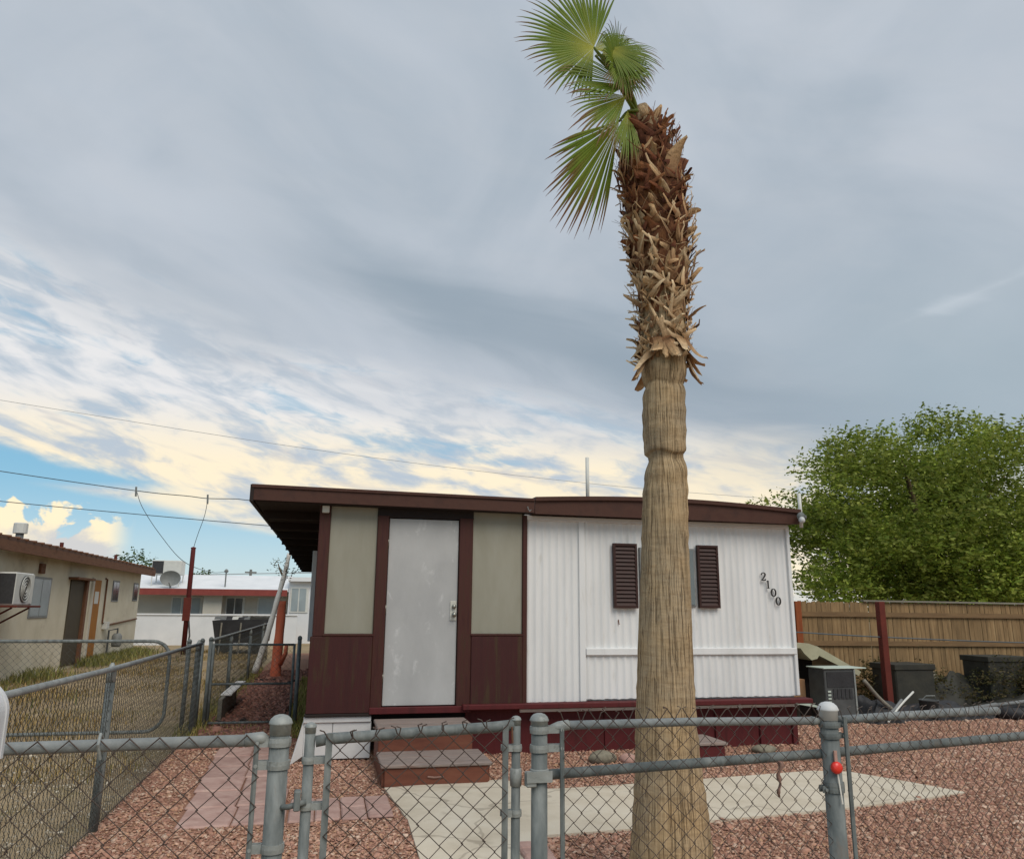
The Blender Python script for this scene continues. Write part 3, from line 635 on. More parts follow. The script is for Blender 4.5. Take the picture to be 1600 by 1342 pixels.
MB().tube([(.645, FY+.02, 1.148), (1.585, FY+.045, 1.174), (2.9, FY+.16, 1.205), (6.2, FY+.44, 1.225)], .0145, 14).build('brace_rail', 'galvanized', fr, True)
MB().tube([(.695, FY-.014, 1.278), (.695, FY-.014, .03)], .007, 6).build('tension_bar', 'galvanized', fr); MB().tube([(1.645, FY+.0, 1.29), (1.645, FY+.0, .03)], .007, 6).build('tension_bar', 'galvanized', fr)
for z in (1.276, 1.225, .9): band(fr, .63, FY, z, .0235, .02, .702)
for z in (1.265, 1.232): band(fr, 1.60, FY+.02, z, .0280, .016, 1.648, 'galvanized')
band(fr, 1.60, FY+.02, 1.085, .0280, .02, None, 'galvanized'); band(fr, 1.60, FY+.02, 1.075, .0280, .02, 1.555, 'galvanized')
MB().lathe([(.0240, 1.135), (.027, 1.138), (.0280, 1.153), (.027, 1.168), (.0240, 1.170)], (.63, FY, 0), 20).box(.585, .66, FY-.034, FY-.029, 1.138, 1.168).build('hinge_collar', 'galvanized_cap', fr)
chain('chain_link_mesh', (.70, FY-.026), (1.575, FY+.004), .03, 1.300, fr, w=.0250, r=.0015, barbs=.034)
chain('chain_link_mesh', (1.645, FY+.006), (6.2, FY+.42), .03, 1.285, fr, w=.0215, r=.0014, barbs=.034)
for k, x in enumerate((4.0, 6.2)): post(fr, x, FY+.02+.09*(x-1.6)*1.0, 1.30, .025)
# small things on the fence
rf = thing('reflector_marker', 'round red reflector on a thin white stick tied to fence post', 'reflector', (1.585, FY-.02, 1.05)); RX, RZ = 1.592, 1.142
MB().tube([(RX, FY-.010, RZ), (RX, FY-.018, RZ), (RX, FY-.024, RZ), (RX, FY-.027, RZ)], [.0185, .0185, .0155, .006], 20).build('disc', 'reflector_red', rf, True)
MB().tube([(RX+.002, FY-.014, RZ-.01), (RX+.009, FY-.018, RZ-.105)], .0024, 6).build('stick', 'white_stick', rf)
MB().box(RX-.005, RX+.005, FY-.016, FY-.010, RZ+.015, RZ+.05).build('strap', 'rock_pink', rf)
V = []; Fc = []
for i in range(9):
    z = 1.165-.013*i; w = .009*(1-.08*i)+.004*math.sin(i*2.1); cx = 1.405-.012*(i/8)+.004*math.sin(i*1.7); y = FY+.0-.004*math.sin(i*1.3)
    V += [(cx-w, y, z), (cx, y-.008, z), (cx+w, y, z), (cx, y+.006, z)]
    if i:
        for j in range(4): a = 4*(i-1)+j; c = 4*(i-1)+(j+1) % 4; Fc.append((a, c, c+4, a+4))
obj('rag', V, Fc, 'rag', None, True, label='brown rag scrap hanging from the brace rail', cat='rag', loc=(1.4, FY, 1.18))
# mailbox at the left edge of the picture
mbx = thing('mailbox', 'white arch-topped mailbox cut off by the left edge', 'mailbox', (-.68, 1.6, 0)); MBX, MBZ = -.638, 1.350
prof = [(-.085, MBZ), (.085, MBZ), (.085, MBZ+.075)] + [(.085*math.cos(a), MBZ+.075+.070*math.sin(a)) for a in [math.pi*k/28 for k in range(1, 28)]] + [(-.085, MBZ+.075)]
MB().prism([(MBX+u, z) for u, z in prof], 'y', 1.24, 1.66).build('box', 'mailbox_white', mbx)
MB().prism([(MBX+u*1.03, MBZ+(z-MBZ)*1.02) for u, z in prof], 'y', 1.661, 1.672).build('back_plate', 'mailbox_white', mbx)
MB().prism([(MBX+u*1.05, MBZ+(z-MBZ)*1.03) for u, z in prof], 'y', 1.225, 1.238).build('lid', 'mailbox_white', mbx)
MB().box(MBX-.05, MBX+.04, 1.40, 1.49, -.05, MBZ-.002, .006).build('post', 'weathered_wood', mbx)

# side fence and side gate
sf = thing('side_fence', 'chain-link side fence receding along the gravel yard on the left', 'fence', (-1.56, 8, 0))
MB().tube([(-1.50, 3.2, 1.20), (-1.52, 6.6, 1.155), (-1.56, 11.3, 1.135)], .020, 12).build('top_rail', 'galvanized_rail', sf, True)
MB().tube([(-1.57, 12.2, 1.135), (-1.62, 19, 1.12), (-1.66, 26, 1.12)], .022, 10).build('top_rail', 'galvanized_rail', sf, True)
for x, y, z, r in ((-1.56, 6.75, 1.17, .033), (-1.60, 11.35, 1.16, .035), (-1.58, 15, 1.1, .03), (-1.6, 19, 1.1, .03), (-1.62, 23, 1.1, .03)):
    o = MB().lathe([(r, -.05), (r, z-.06)], (x, y, 0), 14).build('post', 'galvanized', sf, True); MB().lathe([(r*1.08, z-.12), (r*1.1, z-.04), (r*.6, z-.0), (.01, z+.02)], (x, y, 0), 14).build('post_cap', 'galvanized_cap', o, True)
chain('chain_link_mesh', (-1.53, 3.2), (-1.56, 11.3), .03, 1.15, sf, w=.0355, r=.0021, mat='wire_far', sides=3, topf=lambda u: 1.19-.06*u)
chain('chain_link_mesh', (-1.58, 12.2), (-1.66, 26), .03, 1.12, sf, w=.06, r=.0022, mat='wire_far', sides=3)
sg = thing('side_gate', 'narrow chain-link gate closing the gravel strip beside the home', 'gate', (-.9, 12, 0))
for x, zz in ((-1.49, 1.10), (-.40, 1.10)): MB().tube([(x, 12., .03), (x, 12., zz)], .018, 10).build('upright', 'galvanized', sg, True)
for z in (1.09, .56, .05): MB().tube([(-1.49, 12., z), (-.40, 12., z)], .016, 10).build('rail', 'galvanized', sg, True)
chain('chain_link_mesh', (-1.48, 11.985), (-.41, 11.985), .05, 1.09, sg, w=.042, r=.0022, mat='wire_far', sides=3)
for k, (x, y, lab) in enumerate(((-1.75, 11.55, 'thin steel fence post left of the cluster at side gate'), (-1.66, 12.1, 'middle steel fence post of the cluster at side gate'), (-1.54, 12.05, 'steel gate post on the hinge side of side gate'), (-.33, 11.95, 'steel gate post beside the brown corner of home'))):
    z = (1.13, 1.12, 1.14, 1.16)[k]; t_ = thing('fence_post', lab, 'post', (x, y, 0), 'steel posts around the side gate')
    MB().lathe([(.028, -.05), (.028, z)], (x, y, 0), 12).build('pipe', 'galvanized', t_, True); MB().lathe([(.031, z), (.032, z+.03), (.018, z+.05), (.002, z+.055)], (x, y, 0), 12).build('post_cap', 'galvanized', t_, True)
# the neighbour's rounded drive gate
dg = thing('drive_gate', 'wide rounded chain-link drive gate across the neighbouring yard', 'gate', (-4, 11.2, 0))
gy = 11.2; x0, x1, zt, zb, rr = -5.22, -1.92, 1.17, .07, .22
ring_ = []
for cx, cz, a0 in ((x1-rr, zt-rr, 0), (x0+rr, zt-rr, 90), (x0+rr, zb+rr, 180), (x1-rr, zb+rr, 270)):
    for k in range(7): a = R(a0+15*k); ring_.append((cx+rr*math.cos(a), gy, cz+rr*math.sin(a)))
MB().tube(ring_+ring_[:2], .022, 10, False).build('frame', 'galvanized', dg, True)
chain('chain_link_mesh', (x0+.03, gy-.02), (x1-.03, gy-.02), zb+.03, zt-.02, dg, w=.042, r=.0022, mat='wire_far', sides=3)
for x in (x0+.14,): MB().tube([(x, gy, zb), (x, gy, zt-.03)], .012, 8).build('tension_bar', 'galvanized', dg)

# ------------------------------------------------------------------ the palm
PX, PY = 2.09, 4.70
pt = thing('palm_tree', 'fan palm with shaggy cut leaf bases and wind-blown green fronds', 'palm tree', (PX, PY, 0))
prof = [(-.05, 2.072, .31), (.0, 2.072, .285), (.08, 2.072, .262), (.19, 2.074, .243), (.51, 2.076, .214), (.69, 2.072, .198), (.944, 2.066, .184), (1.243, 2.074, .172), (1.63, 2.086, .161), (2.03, 2.099, .150), (2.32, 2.112, .145), (2.47, 2.122, .139), (2.545, 2.128, .128), (2.585, 2.128, .114), (2.61, 2.127, .114), (2.628, 2.124, .131), (2.68, 2.124, .138), (2.85, 2.126, .142), (3.0, 2.131, .141), (3.06, 2.134, .134), (3.085, 2.136, .126), (3.11, 2.136, .138), (3.2, 2.138, .15), (3.4, 2.142, .15), (3.8, 2.15, .16), (4.28, 2.125, .17), (4.78, 2.08, .15), (5.03, 2.06, .12), (5.18, 2.02, .07)]
nz = 64; V = []; Fc = []; rows = []
for i in range(len(prof)-1):
    k = 6 if prof[i+1][0]-prof[i][0] > .15 else 3
    for j in range(k):
        u = j/k; rows.append(tuple(a*(1-u)+b_*u for a, b_ in zip(prof[i], prof[i+1])))
rows.append(prof[-1])
for i, (z, cx, r) in enumerate(rows):
    for j in range(nz):
        a = 2*math.pi*j/nz
        rr_ = r*(1+.010*math.sin(11*a+z*3)+.008*math.sin(23*a-2*z)+random.uniform(-.008, .008)) + .0035*math.sin(z*46+.6*math.sin(2*a+z*5))+ (.02*max(0, .25-z)*4*math.sin(9*a) if z < .25 else 0)
        V.append((cx+rr_*math.cos(a), PY+rr_*math.sin(a), z+.012*math.sin(3*a+z)))
    if i:
        for j in range(nz): a0, b0 = (i-1)*nz+j, (i-1)*nz+(j+1) % nz; Fc.append((a0, b0, b0+nz, a0+nz))
obj('trunk', V, Fc, 'palm_trunk', pt, True)
def axis(z):
    for i in range(len(prof)-1):
        if prof[i][0] <= z <= prof[i+1][0]:
            u = (z-prof[i][0])/(prof[i+1][0]-prof[i][0]); return prof[i][1]*(1-u)+prof[i+1][1]*u, prof[i][2]*(1-u)+prof[i+1][2]*u
    return prof[-1][1], prof[-1][2]
def boot_mesh(seed, tone):
    """a split, curled stub of an old leaf stalk: base at the origin, growing along +Z and bending outward (-Y)"""
    r_ = random.Random(seed); n = 10; L = r_.uniform(.14, .28); w0 = r_.uniform(.024, .052); curl = r_.choice((r_.uniform(-.5, .3), r_.uniform(.2, 1.0), r_.uniform(.6, 1.7))); tw = r_.uniform(-.7, .7); V = []; Fc = []; C = []
    y = z = 0.; ang = r_.uniform(.0, .22); side = r_.uniform(-.8, .8); x = 0.; cut = r_.uniform(.25, 1.1)
    base = np.array(lin(*tone[0])); tip = np.array(lin(*tone[1])); cup = r_.uniform(.15, .5)
    for i in range(n):
        u = i/(n-1); w = w0*(1.35-.65*u+.16*math.sin(u*8+seed)+.08*r_.uniform(-1, 1))
        if u > .6 and cut < .7: w *= 1-(u-.6)*1.6*(1-cut)
        if i == n-1: w *= cut
        th = .0032*(1-.5*u)+.0012; t = tw*u*u; ca, sa = math.cos(t), math.sin(t); cu_ = w*cup
        prof_ = [(-w, cu_), (-w*.45, cu_*.2-th), (w*.45, cu_*.2-th), (w, cu_), (w*.4, cu_*.2+th*.6), (-w*.4, cu_*.2+th*.6)]
        for k_, (a, b_) in enumerate(prof_):
            V.append((x+a*ca-b_*sa, y+(a*sa+b_*ca), z+.5*b_*math.sin(ang)+(r_.uniform(-.012, .012) if i == n-1 else 0))); C.append((base*(1-u)+tip*u)*r_.uniform(.72, 1.15)*(.85 if k_ in (0, 3) else 1))
        if i:
            for j in range(6): p, q_ = 6*(i-1)+j, 6*(i-1)+(j+1) % 6; Fc.append((p, q_, q_+6, p+6))
        d = L/(n-1); y -= d*math.sin(ang); z += d*math.cos(ang); x += d*side*u; ang += curl/(n-1)*(2*u)
    Fc += [(5, 4, 3, 2, 1, 0), tuple(6*(n-1)+j for j in range(6))]
    me = bpy.data.meshes.new('leaf_base'); me.from_pydata(V, [], Fc)
    a = me.color_attributes.new('col', 'FLOAT_COLOR', 'POINT'); a.data.foreach_set('color', np.array([(*c, 1) for c in C], np.float32).ravel())
    me.materials.append(MATS['bootmat']); return me
TONES = {'pale': ((150, 114, 78), (230, 204, 166)), 'tan': ((124, 86, 58), (208, 174, 132)), 'dark': ((70, 36, 24), (124, 76, 50)), 'red': ((88, 44, 30), (158, 108, 72))}
BOOTS = {k: [boot_mesh(100*i+s, v) for s in range(16)] for i, (k, v) in enumerate(TONES.items())}
def boot(z, a, tone, lean, roll, sc_=1., down=False, rad=None):
    cx, r = axis(z); r = r*.93 if rad is None else rad
    o = bpy.data.objects.new('leaf_base', random.choice(BOOTS[tone])); COL.objects.link(o); o.parent = pt
    d = Vector((math.cos(a), math.sin(a), 0))
    m_ = Matrix.Rotation(math.atan2(d.y, d.x)+math.pi/2, 4, 'Z') @ Matrix.Rotation(-lean if False else lean, 4, 'X') @ Matrix.Rotation(roll, 4, 'Y' if False else 'Y')
    if down: m_ = Matrix.Rotation(math.atan2(d.y, d.x)+math.pi/2, 4, 'Z') @ Matrix.Rotation(math.pi-.1-lean, 4, 'X') @ Matrix.Rotation(math.pi, 4, 'Z') @ Matrix.Rotation(roll, 4, 'Y')
    m_ = Matrix.Translation(Vector((cx-PX, 0, z))+d*r) @ m_ @ Matrix.Diagonal((sc_*random.uniform(.85, 1.2), sc_, sc_*random.uniform(.8, 1.15), 1))
    o.matrix_local = m_
SIL = [(3.15, .150), (3.28, .170), (3.5, .200), (3.8, .222), (4.1, .248), (4.3, .258), (4.6, .250), (4.8, .232), (4.98, .19), (5.12, .08)]   # outline radius of the shaggy part
def sil(z):
    return float(np.interp(z, [p[0] for p in SIL], [p[1] for p in SIL]))
NB = 252
for i in range(NB):
    z = 3.16+1.72*(i/NB)+random.uniform(-.03, .03); a = i*2.39996+random.uniform(-.3, .3)
    u = (z-3.16)/1.75
    tone = random.choices(['pale', 'tan', 'red', 'dark'], [max(.05, 1.5-2.1*u), .8-.4*u, max(.05, 1.0*u-.3), max(.02, 2.2*u-1.0)])[0]
    wild = random.random() < .18
    boot(z, a, tone, random.uniform(.3, .75) if wild else random.uniform(-.10, .14), random.uniform(-1.1, 1.1), random.uniform(.55, .9)*(.9+.25*u)*(.75 if wild else 1), rad=sil(z)-random.uniform(.035, .075))
for i in range(22):
    boot(random.uniform(3.26, 3.40), i*2*math.pi/22+random.uniform(-.1, .1), random.choice(['pale', 'tan', 'tan']), random.uniform(.0, .3), random.uniform(-.6, .6), random.uniform(.6, .95), True, rad=.165)
for i in range(24):
    boot(random.uniform(4.80, 5.03), random.uniform(0, 6.28), random.choice(['tan', 'red', 'pale']), random.uniform(-.1, .4), random.uniform(-.5, .5), random.uniform(.6, .95), rad=random.uniform(.05, .16))
# hundreds of smaller split strips and hairs between them, one part
Vs, Fs, Cs = [], [], []
for i in range(900):
    z = random.uniform(3.18, 5.02); u = (z-3.18)/1.84; a = random.uniform(0, 6.283); cx, _ = axis(z)
    tone = TONES[random.choices(['pale', 'tan', 'red', 'dark'], [max(.05, 1.5-2.1*u), .8-.4*u, max(.05, 1.0*u-.3), max(.02, 2.2*u-1.0)])[0]]
    rad = Vector((math.cos(a), math.sin(a), 0)); tan_ = Vector((-math.sin(a), math.cos(a), 0)); L = random.uniform(.06, .20); w = random.choice((random.uniform(.0015, .006), random.uniform(.008, .021))); th = random.uniform(-1.4, 1.4)
    d = (Vector((0, 0, 1))*math.cos(th)+tan_*math.sin(th)+rad*random.uniform(-.15, .28)).normalized(); sd_ = d.cross(rad).normalized(); p = Vector((cx, PY, z))+rad*(sil(z)-random.uniform(.01, .05)); k = len(Vs); c0, c1 = np.array(lin(*tone[0])), np.array(lin(*tone[1])); br = random.uniform(.7, 1.2)
    for j in range(5):
        t = j/4; q_ = p+d*L*t+rad*(.03*t*t*random.uniform(-.6, 1.2)); ww_ = w*(1-.6*t)
        for off, up_ in ((-ww_, 0), (0, ww_*.5+.001), (ww_, 0)): Vs.append(tuple(q_+sd_*off+rad*up_)); Cs.append((c0*(1-t)+c1*t)*br)
        if j: b0 = k+3*(j-1); Fs += [(b0, b0+1, b0+4, b0+3), (b0+1, b0+2, b0+5, b0+4)]
npmesh('fibre_strips', Vs, Fs, 'bootmat', np.array(Cs), pt, kind='stuff')
# fibrous heart of the shaggy part
V = []; Fc = []; zs = np.arange(3.13, 5.16, .045)
for i, z in enumerate(zs):
    cx, _ = axis(z)
    for j in range(40):
        a = 2*math.pi*j/40; r = max(.02, sil(z)-.055)*(1+random.uniform(-.07, .07)); V.append((cx+r*math.cos(a), PY+r*math.sin(a), z+random.uniform(-.012, .012)))
    if i:
        for j in range(40): a0, b0 = (i-1)*40+j, (i-1)*40+(j+1) % 40; Fc.append((a0, b0, b0+40, a0+40))
Fc.append(tuple((len(zs)-1)*40+j for j in range(40)))
pm('palm_fibre', [(70, 40, 26), (104, 66, 42), (128, 88, 56)], 14., .95, .9, 60., stretch=(2, 2, .6)); obj('fibre_sheath', V, Fc, 'palm_fibre', pt)
# fan leaves
def fan(hub, fwd, nrm, R0, spread, nseg, droop, wind, seed, fold=0., a0=0., label=None, petiole=None, tipk=.5, fuse=.58):
    """palmate leaf: hub point, direction of its middle finger, leaf normal; fingers joined to 55 % and free beyond"""
    r_ = random.Random(seed); fwd = Vector(fwd).normalized(); nrm = Vector(nrm); nrm = (nrm-fwd*nrm.dot(fwd)).normalized(); sd_ = fwd.cross(nrm)
    V = []; Fc = []; C = []; hub = Vector(hub); wind = Vector(wind)
    green, yel, tipc = np.array(lin(104, 128, 40)), np.array(lin(196, 190, 76)), np.array(lin(124, 84, 58)); green2 = np.array(lin(74, 104, 34))
    for s in range(nseg):
        u = (s+.5)/nseg*2-1; a = a0+u*spread+r_.uniform(-.012, .012); L = R0*(1-.22*abs(u)**2)*r_.uniform(.88, 1.06)
        d = fwd*math.cos(a)+sd_*math.sin(a); d = (d+nrm*fold*abs(math.sin(a))).normalized(); cr_ = nrm.cross(d).normalized(); n2 = d.cross(cr_)
        n = 13; p = hub.copy(); da = 2*spread/nseg; dir_ = d.copy(); k0 = len(V); dr = droop*r_.uniform(.6, 1.5); gy_ = r_.uniform(.0, 1.); brown = r_.uniform(.10, .34)*tipk/.5
        for i in range(n):
            t = i/(n-1); rr2 = L*t
            wfull = rr2*math.tan(da/2)*1.03
            w = wfull if t < fuse else max(.0006, L*fuse*math.tan(da/2)*(1-(t-fuse)/(1-fuse))**.75)
            rid = w*.55
            for off, up_ in ((-w, 0), (0, rid), (w, 0)): V.append(tuple(p+cr_*off+n2*up_))
            c = green*(1-gy_*.5)+green2*gy_*.5; c = c+(yel-c)*max(0, 1-t*2.6)*.85; c = c+(yel-c)*.22*(1-abs(t-.5)*2)*gy_
            if t > 1-brown: c = c+(tipc-c)*min(1, (t-(1-brown))/brown*1.4)
            C += [c*.92, c*1.05, c*.92]
            if i:
                b0 = k0+3*(i-1); Fc += [(b0, b0+1, b0+4, b0+3), (b0+1, b0+2, b0+5, b0+4)]
            if t >= .40: dir_ = (dir_+(Vector((0, 0, -1))*dr+wind)*(t-.4)*.42).normalized()
            p = p+dir_*(L/(n-1))
    me = bpy.data.meshes.new('fan_leaf'); me.from_pydata(V, [], Fc)
    at = me.color_attributes.new('col', 'FLOAT_COLOR', 'POINT'); at.data.foreach_set('color', np.array([(*c, 1) for c in C], np.float32).ravel()); me.materials.append(MATS['frondmat'])
    me.transform(Matrix.Translation(-Vector((PX, PY, 0)))); me.shade_smooth()
    o = bpy.data.objects.new('fan_leaf', me); COL.objects.link(o); o.parent = pt
    if label: o['label'] = label
    if petiole:
        pp = bez(petiole+[hub], 8); rs = [.017-.009*i/(len(pp)-1) for i in range(len(pp))]
        mb = MB().tube(pp, rs, 8); po = mb.build('leaf_stalk', 'frondmat', o, True)
        ca = po.data.color_attributes.new('col', 'FLOAT_COLOR', 'POINT'); ca.data.foreach_set('color', np.tile(np.array([*lin(128, 142, 60), 1], np.float32), len(po.data.vertices)))
    return o
WIND = (-.5, -.05, 0)
C0 = (2.0, 4.68, 5.10)
fan((1.64, 4.60, 5.55), (-.96, 0, .22), (.10, -1, -.10), .58, 1.72, 46, .50, (-.06, 0, 0), 1, .10, 0, 'large upright fan leaf facing the street', [C0, (1.93, 4.68, 5.32)])
fan((1.82, 4.60, 4.98), (-.50, -.05, -.85), (.55, -.75, -.2), .98, .52, 26, .22, (-.14, 0, 0), 2, .12, 0, 'folded fan leaf hanging to the lower left', [(1.99, 4.66, 5.06), (1.90, 4.62, 5.08)], .8, .68)
fan((1.66, 4.64, 5.57), (.85, .05, .30), (-.2, -.95, .25), .40, .85, 30, 1.7, (-.10, 0, 0), 3, .1, 0, 'folded right half of the upright leaf', [C0, (1.90, 4.70, 5.34)])
fan((1.69, 4.57, 5.48), (.75, -.15, .10), (-.1, -.95, .3), .38, .95, 30, 1.9, (-.10, 0, 0), 4, .1, 0, 'young leaf with fingers drooping over the trunk top', [C0, (1.92, 4.66, 5.30)])
fan((1.70, 4.74, 5.60), (.80, .20, .05), (-.2, -.7, .7), .40, 1.0, 32, 2.2, (-.05, 0, 0), 5, .2, 0, 'leaf bending down the right side of the crown', [C0, (1.92, 4.74, 5.38)])
fan((1.74, 4.60, 5.40), (.70, -.1, -.25), (-.1, -.95, .1), .36, .8, 26, 1.0, (-.10, 0, 0), 12, .1, 0, 'leaf folded flat against the crown stalks', [C0])
fan((1.90, 4.62, 5.30), (-.75, -.1, -.15), (.1, -.9, .4), .56, .75, 22, 1.0, (-.22, 0, 0), 6, .3, 0, 'narrow leaf streaming to the left below the upright leaf', [C0])
fan((1.88, 4.58, 5.06), (-.14, -.15, -.95), (.2, -1, 0), .56, .36, 16, .4, (-.12, 0, 0), 7, .3, 0, 'short leaf hanging straight down along the trunk', [(1.99, 4.64, 5.12)], .8)
fan((1.92, 4.62, 5.16), (-.35, -.1, .8), (.3, -.9, .1), .34, .60, 26, 1.1, (-.1, 0, 0), 8, .35, 0, 'short leaf spear rising from the trunk top', [C0])
fan((1.80, 4.56, 5.40), (-.25, -.25, .30), (.1, -.9, .4), .34, 1.5, 34, 2.2, (-.10, 0, 0), 9, .15, 0, 'ragged leaf between upright leaf and trunk top', [C0])
fan((1.82, 4.56, 5.34), (.30, -.2, -.05), (.1, -.9, .3), .30, 1.2, 30, 2.4, (-.04, 0, 0), 10, .15, 0, 'small leaf folded over the stalks at the trunk top', [C0])
fan((1.86, 4.56, 5.16), (-.55, -.1, -.45), (.3, -.9, .2), .60, .55, 18, .7, (-.2, 0, 0), 11, .2, 0, 'loose leaf with long fingers left of the trunk top', [C0], .9)

fan((1.73, 4.52, 5.50), (.45, -.15, -.35), (-.1, -.95, .1), .44, .75, 26, .9, (-.08, 0, 0), 13, .12, 0, 'leaf hanging in front of the crown stalks', [C0])
fan((1.82, 4.52, 5.38), (.05, -.15, -.6), (.1, -.95, .1), .36, .85, 24, .8, (-.10, 0, 0), 14, .12, 0, 'short leaf hanging over the trunk top', [C0], .8)

# ------------------------------------------------------------------ trees and weeds
def leaf_cloud(lobes, per, size, pal, parent, name='crown', seed=3, flat=.55):
    rg = np.random.default_rng(seed); Vs = []; Cs = []
    pal = np.array([lin(*c) for c in pal])
    for (c, r, k) in lobes:
        n = int(per*k); d = rg.normal(size=(n, 3)); d /= np.linalg.norm(d, axis=1)[:, None]
        d[:, 2] = np.where(d[:, 2] < 0, d[:, 2]*.55, d[:, 2]); rad = rg.uniform(.2, 1.08, (n, 1))**.42; P = np.array(c)+d*rad*np.array(r); clump_light = rg.uniform(.68, 1.28)  # random brightness per lobe paints light and dark clumps into the leaf colour
        # short sprays: leaflets cluster along little twigs
        tw = rg.normal(size=(n, 3))*.6+d; tw /= np.linalg.norm(tw, axis=1)[:, None]
        m_ = 5
        base = pal[rg.integers(0, len(pal), n)]*rg.uniform(.75, 1.2, (n, 1))*clump_light
        for j in range(m_):
            q_ = P+tw*size*1.1*j+rg.normal(size=(n, 3))*size*.35
            a = rg.normal(size=(n, 3)); a /= np.linalg.norm(a, axis=1)[:, None]; a[:, 2] *= flat
            b_ = np.cross(a, rg.normal(size=(n, 3))); b_ /= np.linalg.norm(b_, axis=1)[:, None]
            s = size*rg.uniform(.6, 1.3, (n, 1)); Vs.append(np.stack([q_-a*s, q_+b_*s*.42, q_+a*s, q_-b_*s*.42], 1)); Cs.append(np.repeat((base*rg.uniform(.85, 1.15, (n, 1)))[:, None], 4, 1))
    V = np.concatenate(Vs).reshape(-1, 3); C = np.concatenate(Cs).reshape(-1, 3); F = np.arange(len(V)).reshape(-1, 4)
    return npmesh(name, V, F, 'leafmat', C, parent)
tr = thing('leafy_tree', 'big round leafy green tree rising behind the wooden fence', 'tree', (17.2, 19.5, 0))
lob = []; rg = np.random.default_rng(5)
CT, RTt = np.array((18.2, 19.6, 3.4)), np.array((6.4, 4.2, 4.3))
while len(lob) < 190:
    d = rg.normal(size=3); d /= np.linalg.norm(d); c = CT+d*RTt*rg.uniform(.34, .95)
    if c[2] < 1.3 or c[0] < 13.1: continue
    s = rg.uniform(.5, 1.1); lob.append((c, (s*1.25, s*1.1, s*.66), s*s))
for c in ((13.1, 18.2, 4.45), (13.2, 18.2, 3.8), (13.2, 18.0, 2.8), (12.9, 18.2, 2.2), (13.9, 18.5, 5.1), (13.0, 17.8, 1.9), (14.4, 17.6, 2.0), (13.7, 17.7, 3.3), (16, 17, 1.9), (18, 16.6, 2.0), (15, 16.8, 3.0), (17, 16.2, 2.9)): lob.append((c, (.85, .8, .6), .8))
leaf_cloud(lob, 235, .074, [(136, 150, 58), (122, 138, 50), (148, 160, 68), (108, 126, 46), (156, 164, 78)], tr)
MB().tube(bez([(17.2, 19.5, -.1), (17.3, 19.5, .9), (17.0, 19.6, 2.0), (16.8, 19.7, 3.2)], 5), [.32-.012*i for i in range(16)], 12).build('trunk', 'bark', tr, True)
for e in ((14.2, 18.8, 4.2), (15.6, 18.6, 5.8), (19.6, 19.2, 5.6), (21, 20, 4.4), (17.6, 20.6, 6.4), (14.6, 19, 2.8)):
    pp = bez([(17.0, 19.6, 1.8), ((17+e[0])/2, (19.6+e[1])/2, (1.8+e[2])/2+.5), e], 7); MB().tube(pp, [.17-.010*i for i in range(len(pp))], 8).build('limb', 'bark', tr, True)
# small far trees
for x, y, z, s, lab in ((-10.0, 46, 3.3, 1.2, 'far green tree top behind the white roof and cooler'), (-7.3, 52, 2.9, .7, 'small far tree tip right of the roof cooler')):
    t_ = thing('far_tree', lab, 'tree', (x, y, 0), 'far trees'); leaf_cloud([((x+dx*s, y, z+dz*s), (s*.7, s*.6, s*.5), 1) for dx, dz in ((0, .3), (-.8, 0), (.7, -.1), (.2, -.5), (-.4, -.5))], 130, .10, [(84, 104, 60), (100, 120, 70)], t_, seed=9)
    MB().tube([(x, y, -.1), (x, y, z)], [.16, .1], 8).build('trunk', 'bark', t_)
def blades(name, P, h, pal, label, lean=.35, wd=.006, cat='grass'):
    n = len(P); rg = np.random.default_rng(len(P)); a = rg.uniform(0, 6.28, n); hh = h*rg.uniform(.5, 1.4, n); d = np.stack([np.cos(a), np.sin(a), 0*a], 1); s = np.stack([-np.sin(a), np.cos(a), 0*a], 1)
    p0 = np.concatenate([P, np.full((n, 1), -.02)], 1); mid = p0+d*(hh*lean*.4)[:, None]+np.array([0, 0, 1])*(hh*.6)[:, None]; tip = p0+d*(hh*lean*1.3)[:, None]+np.array([0, 0, 1])*hh[:, None]
    V = np.stack([p0-s*wd, p0+s*wd, mid+s*wd*.7, mid-s*wd*.7, tip+s*.001, tip-s*.001], 1).reshape(-1, 3); k = (np.arange(n)*6)[:, None]
    F = np.concatenate([k+np.array([0, 1, 2, 3]), k+np.array([3, 2, 4, 5])]); pal = np.array([lin(*c) for c in pal]); C = np.repeat(pal[rg.integers(0, len(pal), n)]*rg.uniform(.75, 1.2, (n, 1)), 6, 0)
    return npmesh(name, V, F, 'grassmat', C, label=label, cat=cat, kind='stuff')
DRY = [(176, 150, 100), (156, 132, 86), (146, 126, 78), (134, 122, 70), (186, 162, 116)]
n = 26000; P = np.stack([rng.uniform(-6.5, -1.75, n), rng.uniform(8.6, 32, n)], 1)
nzv = np.sin(P[:, 0]*1.9+P[:, 1]*.7)+np.sin(P[:, 0]*.8-P[:, 1]*1.3+2)+rng.normal(0, .7, n); P = P[nzv > .45]
blades('dry_grass', P, .075, DRY, 'patchy dry yellow grass over the neighbouring yard', wd=.008)
P = np.stack([-6.5+rng.exponential(.30, 7000), rng.uniform(14, 31, 7000)], 1); P = P[np.sin(P[:, 1]*1.3)+np.sin(P[:, 1]*.47+1)+rng.normal(0, .6, 7000) > -.2]
blades('weeds', P, .20, [(132, 130, 76), (116, 120, 66), (150, 142, 90), (104, 108, 60)], 'green weeds along the foot of the stucco house', wd=.012)
P = np.stack([rng.uniform(-1.5, -.3, 900), rng.uniform(10.2, 12.3, 900)], 1)
blades('gate_grass', P, .06, [(160, 142, 92), (140, 128, 78), (176, 156, 106)], 'sparse short yellow grass in front of the side gate', wd=.005)
